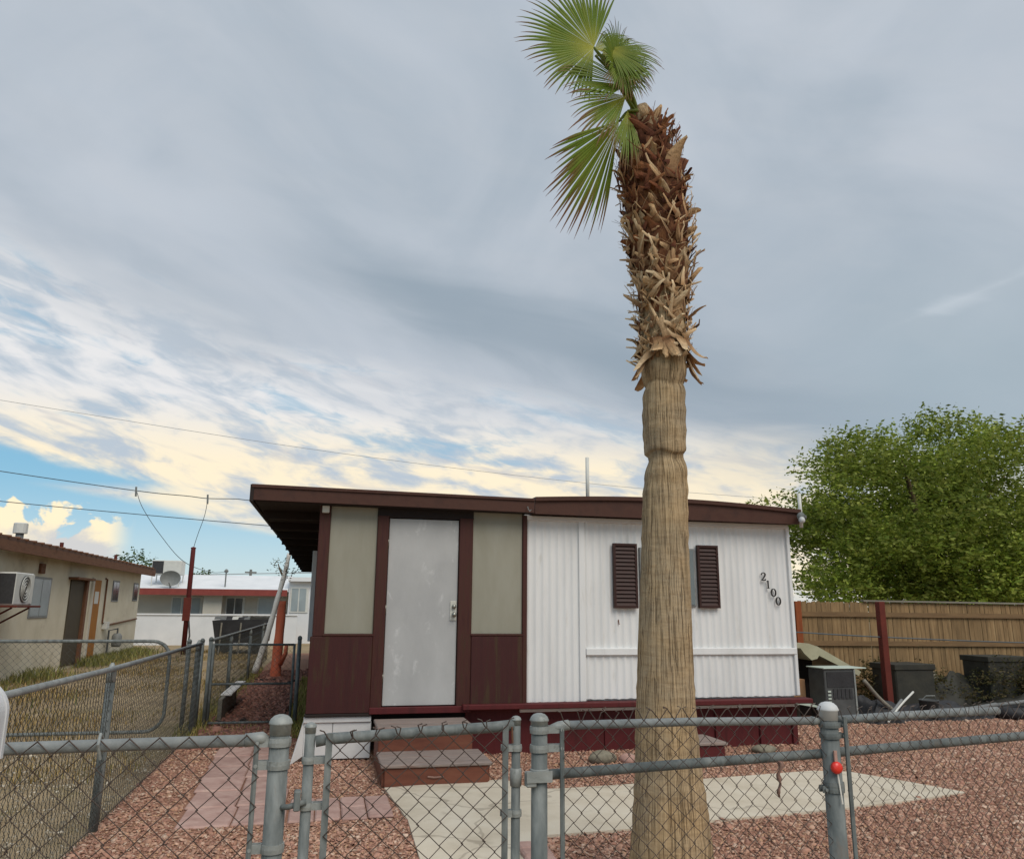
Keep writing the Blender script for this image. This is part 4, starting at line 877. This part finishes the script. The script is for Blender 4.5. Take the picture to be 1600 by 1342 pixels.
P = np.stack([np.concatenate([rng.normal(-1.62, .1, 1500), rng.uniform(-.42, -.16, 1500)]), np.concatenate([rng.uniform(10.5, 22, 1500), rng.uniform(10.6, 19, 1500)])], 1)
blades('edge_grass', P, .12, [(150, 142, 80), (122, 126, 62), (170, 154, 96)], 'yellow grass edging the gravel strip by the side gate', wd=.007)

# ------------------------------------------------------------------ neighbouring stucco house
NH = thing('stucco_house', 'low cream stucco house with brown fascia on the left', 'house', (-9, 23, 0)); NX = -6.6
bx('wall', -13, NX, 9, 31.2, -.05, 2.72, 'stucco', NH, 0)
MB().box(-13.2, NX+.42, 8.7, 31.5, 2.86, 2.93).build('roof', 'roof_tar', NH)
bx('fascia', NX+.36, NX+.42, 8.7, 31.5, 2.66, 2.86, 'brown_fascia', NH, 0); bx('soffit', NX-.1, NX+.355, 8.75, 31.45, 2.72, 2.75, 'brown_fascia', NH, 0)
for k in range(46): MB().tube([(NX+.30, 9.2+.48*k, 2.935), (NX+.47, 9.2+.48*k, 2.925)], .03, 6).build('roof_ridge', 'brown_fascia', NH)
def sidewin(y0, y1, z0, z1, mat='pale_glass', nb=1):
    w_ = bx('window', NX-.05, NX+.02, y0, y1, z0, z1, 'window_frame', NH)
    for i in range(nb+1):
        a = y0+.05+(y1-y0-.1)*i/(nb+1); b_ = y0+.05+(y1-y0-.1)*(i+1)/(nb+1)-.03; bx('pane', NX+.021, NX+.026, a, b_, z0+.05, z1-.05, mat, w_, 0)
sidewin(20.3, 21.6, 1.30, 2.25); sidewin(27.4, 28.2, 1.72, 2.38, 'dark_glass'); sidewin(30.2, 30.9, 1.76, 2.38, 'dark_glass')
d1 = bx('doorway', NX-.05, NX+.03, 23.1, 24.3, .05, 2.26, 'olive_door', NH); bx('door_frame', NX+.0, NX+.10, 24.3, 24.5, .05, 2.30, 'brown_fascia', NH); bx('lintel', NX+.0, NX+.25, 22.9, 24.5, 2.27, 2.33, 'brown_fascia', NH)
d2 = bx('door', NX-.05, NX+.03, 25.2, 26.0, .08, 2.33, 'ochre_door', NH); bx('door_sign', NX+.031, NX+.04, 25.4, 25.8, 1.65, 2.0, 'ac_white', d2, 0); bx('door_frame', NX+.0, NX+.06, 25.05, 25.2, .05, 2.38, 'stucco_pale', NH)
MB().tube([(NX+.03, 26.4, 2.4), (NX+.03, 26.6, 2.38), (NX+.03, 26.6, 1.1), (NX+.03, 27., 1.0), (NX+.03, 31.1, 1.15)], .025, 6).build('conduit', 'brown_fascia', NH)
bx('meter_box', NX+.0, NX+.14, 26.7, 27.0, .9, 1.12, 'ac_white', NH)
bx('wall_vent', NX+.0, NX+.06, 20.6, 20.9, 2.33, 2.56, 'brown_fascia', NH)
vp = MB().tube([(-7.0, 20.3, 2.9), (-7.0, 20.3, 3.28)], .085, 12).build('flue', 'dish_grey', NH, True); MB().lathe([(.15, 3.22), (.15, 3.44), (.13, 3.46)], (-7.0, 20.3, 0), 14).build('flue_cap', 'ac_white', vp)
for y, z in ((23.0, 3.22), (28.6, 3.25)): MB().tube([(-6.9, y, 2.9), (-6.9, y, z)], .05, 8).build('vent_stack', 'rust_post', NH)
tv = MB().lathe([(.08, 2.9), (.08, 3.02), (.26, 3.05), (.2, 3.14), (.05, 3.18)], (-7.4, 26.3, 0), 12).build('turbine_vent', 'dish_grey', NH)
AC = thing('air_conditioner', 'white outdoor air conditioner on a wall shelf of the stucco house', 'air conditioner', (-6.2, 18, 1.5))
bx('case', NX+.12, NX+.62, 17.50, 18.50, 1.60, 2.24, 'ac_white', AC, .02)
bx('side_grille', NX+.13, NX+.61, 17.492, 17.498, 1.63, 2.21, 'ac_dark', AC, 0)
o = MB().tube([(NX+.621, 18.03, 1.92), (NX+.635, 18.03, 1.92)], .27, 28).build('fan_grille', 'cabinet_grey', AC)
for rr3 in (.07, .13, .19, .25):
    MB().tube([(NX+.642, 18.03+rr3*math.cos(a), 1.92+rr3*math.sin(a)) for a in [2*math.pi*k/24 for k in range(25)]], .008, 5, False).build('grille_ring', 'ac_white', o)
bx('front_panel', NX+.621, NX+.628, 18.33, 18.49, 1.63, 2.21, 'ac_white', AC, 0)
bk = thing('wall_shelf', 'rusty steel bracket shelf under the air conditioner', 'bracket', (NX, 18, 1.3)); bx('plate', NX+.0, NX+.75, 17.35, 18.7, 1.555, 1.595, 'rust_post', bk)
for y in (17.55, 18.5): MB().tube([(NX+.02, y, 1.12), (NX+.02, y, 1.55)], .022, 6).build('upright', 'rust_post', bk); MB().tube([(NX+.03, y, 1.2), (NX+.6, y, 1.55)], .02, 6).build('strut', 'rust_post', bk)
gm = thing('gas_meter', 'grey gas meter on pipes at the stucco wall by weeds', 'meter', (-6.35, 26.8, 0)); MB().lathe([(.11, .35), (.15, .42), (.15, .68), (.09, .76)], (-6.3, 27.4, 0), 12).build('meter_body', 'dish_grey', gm, True); MB().tube([(-6.5, 27.2, .0), (-6.5, 27.2, .85), (-6.3, 27.4, .9), (-6.3, 27.4, .7)], .03, 6).build('pipe', 'cabinet_grey', gm)

# ------------------------------------------------------------------ white-roofed house at the back
BH = thing('back_house', 'far cream house with white roof and red fascia', 'house', (-4.5, 40, 0))
bx('wall', -8.6, -1.75, 39.0, 46, -.05, 2.3, 'stucco_pale', BH, 0); bx('side_wing', -1.7, 1.5, 38.4, 46, -.05, 2.75, 'white_wall', BH, 0)
MB().hexa([(-9, 38.0, 2.28), (-1.72, 38.0, 2.28), (-1.72, 46, 2.9), (-9, 46, 2.9), (-9, 38.0, 2.36), (-1.72, 38.0, 2.36), (-1.72, 42, 3.12), (-9, 42, 3.12)]).build('roof', 'white_roof', BH)
bx('wing_roof', -1.75, 1.8, 38.1, 46, 2.76, 2.95, 'white_roof', BH, 0); bx('fascia', -9, -1.75, 37.95, 37.995, 2.08, 2.36, 'red_fascia', BH, 0)
def bwin(x0, x1, z0, z1, y, mat, nb=1):
    w_ = bx('window', x0, x1, y-.04, y+.02, z0, z1, 'ac_white', BH, 0)
    for i in range(nb+1):
        a = x0+.06+(x1-x0-.12)*i/(nb+1); b_ = x0+.06+(x1-x0-.12)*(i+1)/(nb+1)-.05; bx('pane', a, b_, y-.05, y-.041, z0+.06, z1-.06, mat, w_, 0)
bwin(-6.85, -5.5, 1.2, 2.02, 39.0, 'pale_glass', 2); bwin(-4.5, -3.65, .6, 2.03, 39.0, 'dark_glass'); bwin(-3.1, -2.1, .7, 2.05, 39.0, 'pale_glass', 0); bwin(-1.62, -.8, 1.35, 2.5, 38.4, 'pale_glass')
bx('porch_column', -5.4, -4.6, 38.4, 38.6, 0, 2.2, 'stucco_pale', BH, 0)
bx('low_roof', -9, -5, 45.9, 46.2, 2.4, 2.95, 'white_roof', BH, 0)
gw = thing('garden_wall', 'low white garden wall in front of the far house', 'wall', (-5, 37, 0)); bx('wall_panel', -9.5, -1.2, 36.9, 37.1, -.05, 1.22, 'white_wall', gw, 0); bx('coping', -9.55, -1.15, 36.85, 37.15, 1.222, 1.28, 'white_roof', gw, 0)
cool = thing('roof_cooler', 'boxy white evaporative cooler on the white roof', 'cooler', (-7, 38.8, 2.9)); bx('case', -7.75, -6.5, 38.5, 39.6, 2.98, 3.62, 'ac_white', cool, .03); bx('louvre', -7.72, -7.25, 38.49, 38.498, 3.03, 3.58, 'ac_dark', cool, 0)
for x in (-7.7, -6.55):
    for y in (38.55, 39.55): bx('leg', x-.02, x+.02, y-.02, y+.02, 2.38, 2.98, 'ac_white', cool, 0)
dish = thing('satellite_dish', 'grey satellite dish on the white roof below the cooler', 'satellite dish', (-6.8, 38.2, 2.4)); V = []; Fc = []
for i in range(6):
    r = .40*i/5
    for j in range(20): a = 2*math.pi*j/20; V.append((-6.82+r*1.1*math.cos(a), 38.1-.12*(r/.4)**2, 2.80+r*.85*math.sin(a)))
    if i:
        for j in range(20): a_, b_ = 20*(i-1)+j, 20*(i-1)+(j+1) % 20; Fc.append((a_, b_, b_+20, a_+20))
obj('reflector', V, Fc, 'dish_grey', dish, True); MB().tube([(-6.82, 38.15, 2.36), (-6.82, 38.15, 2.75)], .035, 8).build('mast', 'dish_grey', dish); MB().tube([(-6.82, 38.0, 2.5), (-6.8, 37.6, 2.62)], .02, 6).build('feed_arm', 'dish_grey', dish)
rj = thing('roof_mast', 'thin service mast on the white roof right of red pole', 'mast', (-4.5, 39, 2.6)); MB().tube([(-4.55, 38.6, 2.45), (-4.55, 38.6, 3.15)], .035, 6).build('pipe', 'dish_grey', rj); MB().lathe([(.08, 3.12), (.1, 3.2), (.03, 3.28)], (-4.55, 38.6, 0), 8).build('weatherhead', 'dish_grey', rj)

# red pole, overhead lines
rp = thing('red_pole', 'dark red service pole rising behind the side gate', 'pole', (-4.75, 30, 0)); MB().lathe([(.085, -.05), (.08, 3.55), (.075, 3.6)], (-4.72, 30, 0), 12).build('pipe', 'red_pole', rp, True); MB().lathe([(.09, 3.6), (.09, 3.64), (.02, 3.67)], (-4.72, 30, 0), 12).build('cap', 'red_pole', rp)
bx('meter_can', -4.85, -4.6, 29.86, 29.92, 1.1, 1.9, 'rust_post', rp); MB().tube([(-4.62, 29.9, 1.1), (-4.55, 29.9, .6), (-4.62, 29.9, .0)], .03, 6).build('loose_conduit', 'cabinet_grey', rp)
def line(name, pts, r, mat, label, n=10): return MB().tube(bez(pts, n), r, 5).build(name, mat, label=label, cat='cable', group='overhead lines', loc=pts[0])
line('power_line', [(-16, 30, 6.72), (-11.25, 30, 6.10), (-6.82, 30, 5.60), (-5.1, 30, 5.48), (-4.39, 30, 5.42), (-3.4, 30, 5.44), (-2.83, 30, 5.40), (2, 30, 5.1)], .015, 'cable', 'upper dark power line with two cable taps at left')
line('power_line', [(-16, 30, 5.55), (-11.1, 30, 5.06), (-2.2, 30, 4.50), (2, 30, 4.35)], .014, 'cable', 'lower dark power line reaching the brown roof corner')
line('power_line', [(-30, 34, 11.6), (-13.14, 34, 9.55), (0, 34, 8.12), (12.08, 34, 7.25), (22, 34, 6.9)], .010, 'cable_pale', 'faint high line crossing the clouds above the brown roof')
line('drop_cable', [(-6.82, 30, 5.60), (-6.55, 30, 5.0), (-5.9, 30, 4.1), (-5.0, 30, 3.15), (-4.6, 34, 2.95), (-4.55, 38.5, 3.15)], .011, 'cable', 'left drop cable sagging from the line to the white roof')
line('drop_cable', [(-4.39, 30, 5.42), (-4.45, 30, 4.8), (-4.62, 30, 4.1), (-4.72, 30, 3.62)], .011, 'cable', 'right drop cable falling onto the top of red pole')
for k, (x, z) in enumerate(((-6.82, 5.60), (-4.39, 5.42))):
    t_ = thing('cable_clamp', ('left', 'right')[k]+' small clamp where a drop cable leaves the power line', 'clamp', (x, 30, z), 'cable clamps'); MB().tube([(x-.02, 30, z+.14), (x, 30, z-.2)], .035, 6).build('clamp_body', 'dish_grey', t_)
line('power_line', [(-14, 60, 3.55), (-4, 60, 3.95), (4, 60, 4.1), (20, 60, 4.0)], .03, 'cable_pale', 'distant thin line low above the white roof')
for k, (x, h_) in enumerate(((-5.4, 4.2), (-3.0, 3.8))):
    t_ = thing('utility_pole', ('taller', 'shorter')[k]+' tiny distant utility pole above the white roof', 'pole', (x, 60, 0), 'distant poles'); MB().lathe([(.12, -.05), (.09, h_)], (x, 60, 0), 8).build('shaft', 'dish_grey', t_); bx('crossarm', x-.4, x+.4, 59.96, 60.04, h_-.25, h_-.15, 'dish_grey', t_, 0)
# painted stump, leaning pole, covered cart, landscape cloth
os_ = thing('painted_stump', 'orange painted tree stump on the gravel strip beside home', 'stump', (-1.0, 20, 0))
pp = bez([(-1.06, 20, -.05), (-1.05, 20, .5), (-1.03, 20, 1.1), (-1.02, 20, 1.75)], 6); MB().tube(pp, [.125-.0015*i+.005*math.sin(i) for i in range(len(pp))], 14).build('trunk', 'orange_paint', os_, True); MB().tube([(-.96, 19.9, .3), (-.85, 19.75, .55), (-.84, 19.72, .75)], [.06, .05, .04], 8).build('side_stub', 'orange_paint', os_, True)
lp = thing('leaning_pole', 'long whitewashed branch leaning from the gravel up to the eave', 'branch', (-1.4, 19.6, 0))
pp = bez([(-1.50, 19.6, .12), (-1.30, 19.6, .9), (-1.12, 19.6, 1.75), (-.98, 19.6, 2.45), (-.92, 19.6, 2.86)], 6); MB().tube(pp, [.075-.0012*i+.006*math.sin(i*1.7) for i in range(len(pp))], 10).build('shaft', 'birch', lp, True)
MB().tube([(-1.02, 19.6, 2.3), (-1.12, 19.6, 2.5), (-1.16, 19.6, 2.62)], [.03, .02, .01], 6).build('twig', 'bark', lp)
t_ = lp; leaf_cloud([((-1.12, 19.6, 2.52), (.18, .15, .2), .1), ((-.86, 19.6, 2.35), (.15, .12, .12), .06)], 260, .03, [(92, 96, 74), (110, 104, 80)], lp, 'twig_leaves', 14)
ct = thing('covered_cart', 'black cart heaped with pale scrap beside the far white wall', 'cart', (-2.6, 30.5, 0))
MB().hexa([(-3.7, 30, .35), (-2.0, 30, .35), (-2.0, 32, .35), (-3.7, 32, .35), (-3.85, 29.9, 1.12), (-1.9, 29.9, 1.18), (-1.9, 32.1, 1.18), (-3.85, 32.1, 1.12)]).build('tub', 'tarp_black', ct)
for k in range(9):
    x = -3.8+.2*k; MB().hexa([(x, 30.0, 1.15), (x+.35, 30.1, 1.17), (x+.3, 30.7, 1.2), (x-.05, 30.6, 1.17), (x+.02, 30.02, 1.2+random.uniform(.02, .1)), (x+.33, 30.12, 1.2+random.uniform(.0, .14)), (x+.28, 30.65, 1.27), (x, 30.55, 1.25)]).build('scrap', random.choice(['tarp_grey', 'tarp_dark', 'ac_white', 'tarp_black']), ct)
for x in (-3.4, -2.3): MB().tube([(x, 29.95, .32), (x, 30.1, .32)], .3, 16).build('wheel', 'tarp_dark', ct)
for k, (x, z0) in enumerate(((-3.55, 0), (-2.9, 0), (-2.1, 0))): MB().tube([(x, 29.85, 0), (x+.03, 29.85, 1.05)], .03, 6).build('stake', 'weathered_wood', ct)
def cloth(x0, x1, y, seed, label, slope=0.):
    r_ = random.Random(seed); V = []; Fc = []; n = 14
    for i in range(n):
        x = x0+(x1-x0)*i/(n-1); yy = y+slope*(i/(n-1))+r_.uniform(-.05, .05); w = r_.uniform(.04, .16); h = r_.uniform(.01, .07)
        V += [(x, yy-w, -.005), (x, yy-w*.2, h), (x, yy+w, .0), (x, yy, -.01)]
        if i:
            for j in range(4): a = 4*(i-1)+j; c = 4*(i-1)+(j+1) % 4; Fc.append((a, c, c+4, a+4))
    obj('landscape_cloth', V, Fc, 'fabric_black', None, True, label=label, cat='cloth', loc=(x0, y, 0), group='black cloth edges')
cloth(-1.42, -.42, 12.35, 1, 'black landscape cloth edge just behind the side gate')
cloth(-1.45, -1.0, 19.0, 2, 'scrap of black landscape cloth at the foot of leaning branch'); cloth(-.8, -.45, 18.0, 3, 'scrap of black landscape cloth right of the orange stump', .8); cloth(-.52, -.40, 13.2, 4, 'short black cloth edge along the yellow grass by home', 1.2)
bd = thing('retaining_board', 'weathered plank edging on the left of the gravel strip', 'board', (-1.4, 13.6, 0)); bx('plank', -1.44, -1.38, 12.6, 14.6, -.02, .30, 'weathered_wood', bd); bx('cap_plank', -1.46, -1.3, 13.0, 15.2, .302, .33, 'birch', bd)

# ------------------------------------------------------------------ wooden fence on the right
WF = thing('wooden_fence', 'tall cedar picket fence beneath the leafy tree', 'fence', (11, 13.0, 0)); WY = 13.0
pk = MB().prism([(-.046, 0), (.046, 0), (.046, 1.80), (.028, 1.825), (-.028, 1.825), (-.046, 1.80)], 'y', -.009, .009)
me_p = None
for k in range(98):
    x = 7.9+.0985*k
    if me_p is None: o = pk.build('picket', 'cedar', WF); me_p = o.data; me_p.transform(Matrix.Translation(Vector(WF.location)))
    else: o = bpy.data.objects.new('picket', me_p); COL.objects.link(o); o.parent = WF
    o.location = (x-11, random.uniform(-.004, .004), random.uniform(-.012, .012)-.03*(x-8)/8-.03); o.rotation_euler = (0, random.uniform(-.006, .006), 0)
for z0, z1 in ((1.53, 1.50), (1.02, .96), (.3, .25)): MB().hexa([(7.9, WY-.05, z0), (17.5, WY-.05, z1), (17.5, WY-.012, z1), (7.9, WY-.012, z0), (7.9, WY-.05, z0+.085), (17.5, WY-.05, z1+.085), (17.5, WY-.012, z1+.085), (7.9, WY-.012, z0+.085)]).build('rail', 'cedar_rail', WF)
MB().hexa([(9.7, WY-.06, 1.80), (17.5, WY-.06, 1.76), (17.5, WY+.03, 1.76), (9.7, WY+.03, 1.80), (9.7, WY-.06, 1.83), (17.5, WY-.06, 1.79), (17.5, WY+.03, 1.79), (9.7, WY+.03, 1.83)]).build('cap_board', 'weathered_wood', WF)
for x in (8.28, 13.9): bx('post', x-.06, x+.06, WY-.15, WY-.052, -.05, 1.79, 'cedar_post', WF)
rpst = thing('rusty_post', 'rust-red steel post standing in front of the wooden fence', 'post', (8.75, 11.4, 0)); bx('shaft', 8.79, 8.90, 11.35, 11.46, -.05, 1.78, 'rust_post', rpst); bx('base_plate', 8.72, 8.97, 11.28, 11.53, -.01, .02, 'rust_post', rpst)
line('strung_wire', [(6.6, 11.4, 1.33), (8.8, 11.4, 1.22), (12, 11.4, 1.12), (16, 11.4, 1.1)], .010, 'cable', 'dark wire strung before the wooden fence boards')
# clutter between home and fence
aw = thing('metal_awning', 'beige metal awning with rolled front edge lying right of the home', 'awning', (7.3, 11.2, .6))
prof = [(6.25, 1.15), (7.35, 1.13), (7.50, 1.08), (7.54, .98), (7.48, .90), (7.38, .88), (7.32, .93), (7.26, .98), (7.2, 1.06), (6.25, 1.06)]
MB().prism([(x, z) for x, z in prof], 'y', 11.2, 12.6).build('roll_edge', 'awning', aw); MB().prism([(7.50, 1.09), (8.25, .70), (8.2, .64), (7.46, .98)], 'y', 11.22, 12.5).build('sheet', 'awning', aw)
for x in (6.4, 7.3): MB().tube([(x, 11.65, 0), (x, 11.65, 1.06)], .03, 8).build('leg', 'cabinet_grey', aw)
cb = thing('metal_cabinet', 'old grey metal cabinet with louvred door right of the home', 'cabinet', (7.5, 11.0, 0))
bx('case', 7.27, 7.80, 10.75, 11.15, .0, .78, 'cabinet_grey', cb, .01); bx('lid', 7.25, 7.98, 10.72, 11.17, .783, .80, 'pale_plastic', cb); bx('dark_opening', 7.31, 7.76, 10.742, 10.748, .52, .74, 'tarp_black', cb, 0)
for k in range(5): bx('louvre', 7.40+.068*k, 7.45+.068*k, 10.738, 10.745, .36, .50, 'ac_dark', cb, 0)
for k in range(6): bx('louvre', 7.31, 7.36, 10.738, 10.745, .20+.05*k, .225+.05*k, 'pale_plastic', cb, 0)
bx('corner_strip', 7.765, 7.79, 10.735, 10.748, .02, .77, 'galvanized_cap', cb, 0)
cx_ = thing('cardboard_box', 'brown cardboard box on a pale board beside the cabinet', 'box', (7.1, 11.3, 0)); bx('carton', 7.0, 7.24, 11.2, 11.5, .33, .60, 'cardboard', cx_); MB().hexa([(7., 11.1, .602), (7.1, 11.0, .61), (7.1, 11.2, .61), (7., 11.2, .602), (7., 11.1, .606), (7.1, 11., .615), (7.1, 11.2, .615), (7., 11.2, .606)]).build('flap', 'cardboard', cx_)
pb = thing('pale_board', 'pale green board under the cardboard box', 'board', (7.0, 11.2, .25)); MB().hexa([(6.5, 10.9, .34), (7.24, 10.85, .22), (7.24, 11.5, .29), (6.5, 11.5, .32), (6.5, 10.9, .36), (7.24, 10.85, .24), (7.24, 11.5, .315), (6.5, 11.5, .34)]).build('sheet', 'pale_plastic', pb); MB().tube([(6.7, 11.2, 0), (6.7, 11.2, .3)], .03, 8).build('leg', 'weathered_wood', pb); MB().tube([(7.15, 11.3, 0), (7.15, 11.3, .25)], .03, 8).build('leg', 'weathered_wood', pb)
dk_ = thing('gap_shade_panels', 'dark panels painted as shade in the gap behind the right corner of home', 'shade_panel', (6.7, 13, 0)); bx('back_panel', 5.95, 7.75, 11.75, 11.8, 0, 1.05, 'soffit_dark', dk_); bx('side_panel', 5.9, 5.95, 11.2, 11.8, 0, 1.05, 'soffit_dark', dk_)  # dark panels added as painted shade for the gap beside the home
def heap(name, c, r, mat, label, seed, cat='tarp'):
    """crumpled cloth heap"""
    r_ = np.random.default_rng(seed); n, m_ = 44, 34; V = []; Fc = []
    ph = r_.uniform(0, 6, 8)
    for i in range(n):
        for j in range(m_):
            u, v = i/(n-1)*2-1, j/(m_-1)*2-1; rr_ = max(0, 1-(abs(u)**2.4+abs(v)**2.4))
            h = r[2]*(rr_**.6)*(1+.28*math.sin(4*u+ph[0]+2*v)+.16*math.sin(6*v+ph[1]-3*u)+.07*math.sin(11*u+7*v+ph[2])+.10*abs(math.sin(9*u-8*v+ph[5]))+.08*abs(math.sin(17*v+6*u+ph[6])))*.72
            V.append((c[0]+u*r[0]+.05*math.sin(9*v+ph[3]), c[1]+v*r[1]+.05*math.sin(8*u+ph[4]), h-.01))
            if i and j: a = (i-1)*m_+j-1; Fc.append((a, a+m_, a+m_+1, a+1))
    obj(name, V, Fc, mat, None, True, label=label, cat=cat, loc=(c[0], c[1], 0), group='tarps and scrap by the fence')
heap('tarp_heap', (8.3, 11.1), (.5, .45, .36), 'tarp_black', 'dark crumpled tarp heap right of the metal cabinet', 1)
heap('tarp_heap', (9.6, 11.2), (.9, .4, .24), 'tarp_black', 'long black tarp heap right of the rusty post', 2)
heap('tarp_heap', (11.6, 11.4), (1.2, .5, .30), 'tarp_dark', 'low dark tarp mound at the far right by fence', 3)
heap('tarp_heap', (10.6, 12.3), (.8, .4, .62), 'tarp_dark', 'tall covered pile against the wooden fence', 4)
for k, (a, b_, r, lab) in enumerate((((7.9, 10.7, .62), (8.5, 10.75, .1), .03, 'grey plank sliding off the metal cabinet'), ((8.0, 10.6, .08), (8.6, 10.8, .32), .02, 'bent grey pipe on the scrap near the cabinet'), ((8.1, 10.5, .05), (8.9, 10.9, .42), .016, 'thin pale pipe crossing the dark tarp heap'), ((9.0, 10.7, .16), (10.3, 10.8, .22), .035, 'grey pipe lying on the long black tarp'), ((10.4, 10.9, .2), (12.2, 11.0, .38), .03, 'long pale pipe at the far right of scrap'))):
    t_ = thing('scrap_pipe', lab, 'pipe', a, 'scrap lengths by the fence'); MB().tube(bez([a, tuple((p+q_)/2+random.uniform(-.03, .03) for p, q_ in zip(a, b_)), b_], 5), r, 8).build('tube', ('weathered_wood', 'tarp_grey', 'ac_white', 'tarp_grey', 'tarp_grey')[k], t_, True)
for k, (x0, x1, y, z, mat, lab) in enumerate(((9.25, 10.0, 12.0, .74, 'tarp_dark', 'dark metal crate behind the rusty post'), (11.2, 12.0, 12.1, .85, 'tarp_dark', 'dark bin standing against the fence boards'), (12.3, 13.4, 12.0, .55, 'weathered_wood', 'weathered wooden crate at the far right'))):
    t_ = thing('crate', lab, 'crate', ((x0+x1)/2, y, 0), 'crates by the fence'); bx('body', x0, x1, y-.3, y+.3, 0, z, mat, t_, .02); bx('rim', x0-.02, x1+.02, y-.32, y+.32, z-.06, z-.001+.03, mat, t_)
for k, (x, y, h_, lab) in enumerate(((11.9, 11.9, .6, 'scrubby olive bush in front of the fence'), (13.4, 11.6, .75, 'olive scrub at the right edge by the fence'), (9.75, 12.3, .5, 'low dull weed bush behind the rusty post'))):
    t_ = thing('scrub_bush', lab, 'bush', (x, y, 0), 'scrub by the fence'); rg2 = np.random.default_rng(40+k)
    leaf_cloud([((x+rg2.normal()*.35, y+rg2.normal()*.15, h_*rg2.uniform(.3, 1.)), (.35, .25, .28), .5) for _ in range(12)], 200, .032, [(86, 80, 48), (74, 74, 42), (98, 86, 56)], t_, 'foliage', 50+k)
    for j in range(5): MB().tube([(x+random.uniform(-.05, .05), y, -.02), (x+random.uniform(-.4, .4), y+random.uniform(-.1, .1), h_)], [.012, .005], 5).build('stem', 'bark', t_)

ls = thing('leaning_boards', 'grey weathered boards leaning on the fence right of rusty post', 'boards', (10.3, 12.6, 0))
for k in range(6):
    x = 9.95+.17*k; h_ = .62+.09*math.sin(k*2.3); MB().hexa([(x, 12.35, 0), (x+.14, 12.35, 0), (x+.14, 12.38, 0), (x, 12.38, 0), (x+.02, 12.80, h_), (x+.16, 12.80, h_+.02), (x+.16, 12.83, h_+.02), (x+.02, 12.83, h_)]).build('board', 'weathered_wood', ls)
bk2 = thing('bucket', 'dull dark bucket among the scrap by the fence', 'bucket', (9.2, 10.95, 0)); MB().lathe([(.11, 0), (.14, .28), (.15, .285), (.15, .30), (.13, .30), (.10, .04)], (9.2, 10.95, 0), 18).build('pail', 'cabinet_grey', bk2, True); MB().tube([(9.06, 10.95, .28), (9.12, 10.9, .36), (9.28, 10.9, .36), (9.34, 10.95, .28)], .006, 6).build('handle', 'galvanized_cap', bk2)
ty = thing('old_tyre', 'worn black tyre lying beside the dark tarp at far right', 'tyre', (10.7, 10.95, 0)); MB().tube([(10.7+.26*math.cos(a), 10.95+.26*math.sin(a), .09) for a in [2*math.pi*k/28 for k in range(29)]], .09, 10, False).build('tread', 'tarp_black', ty, True)
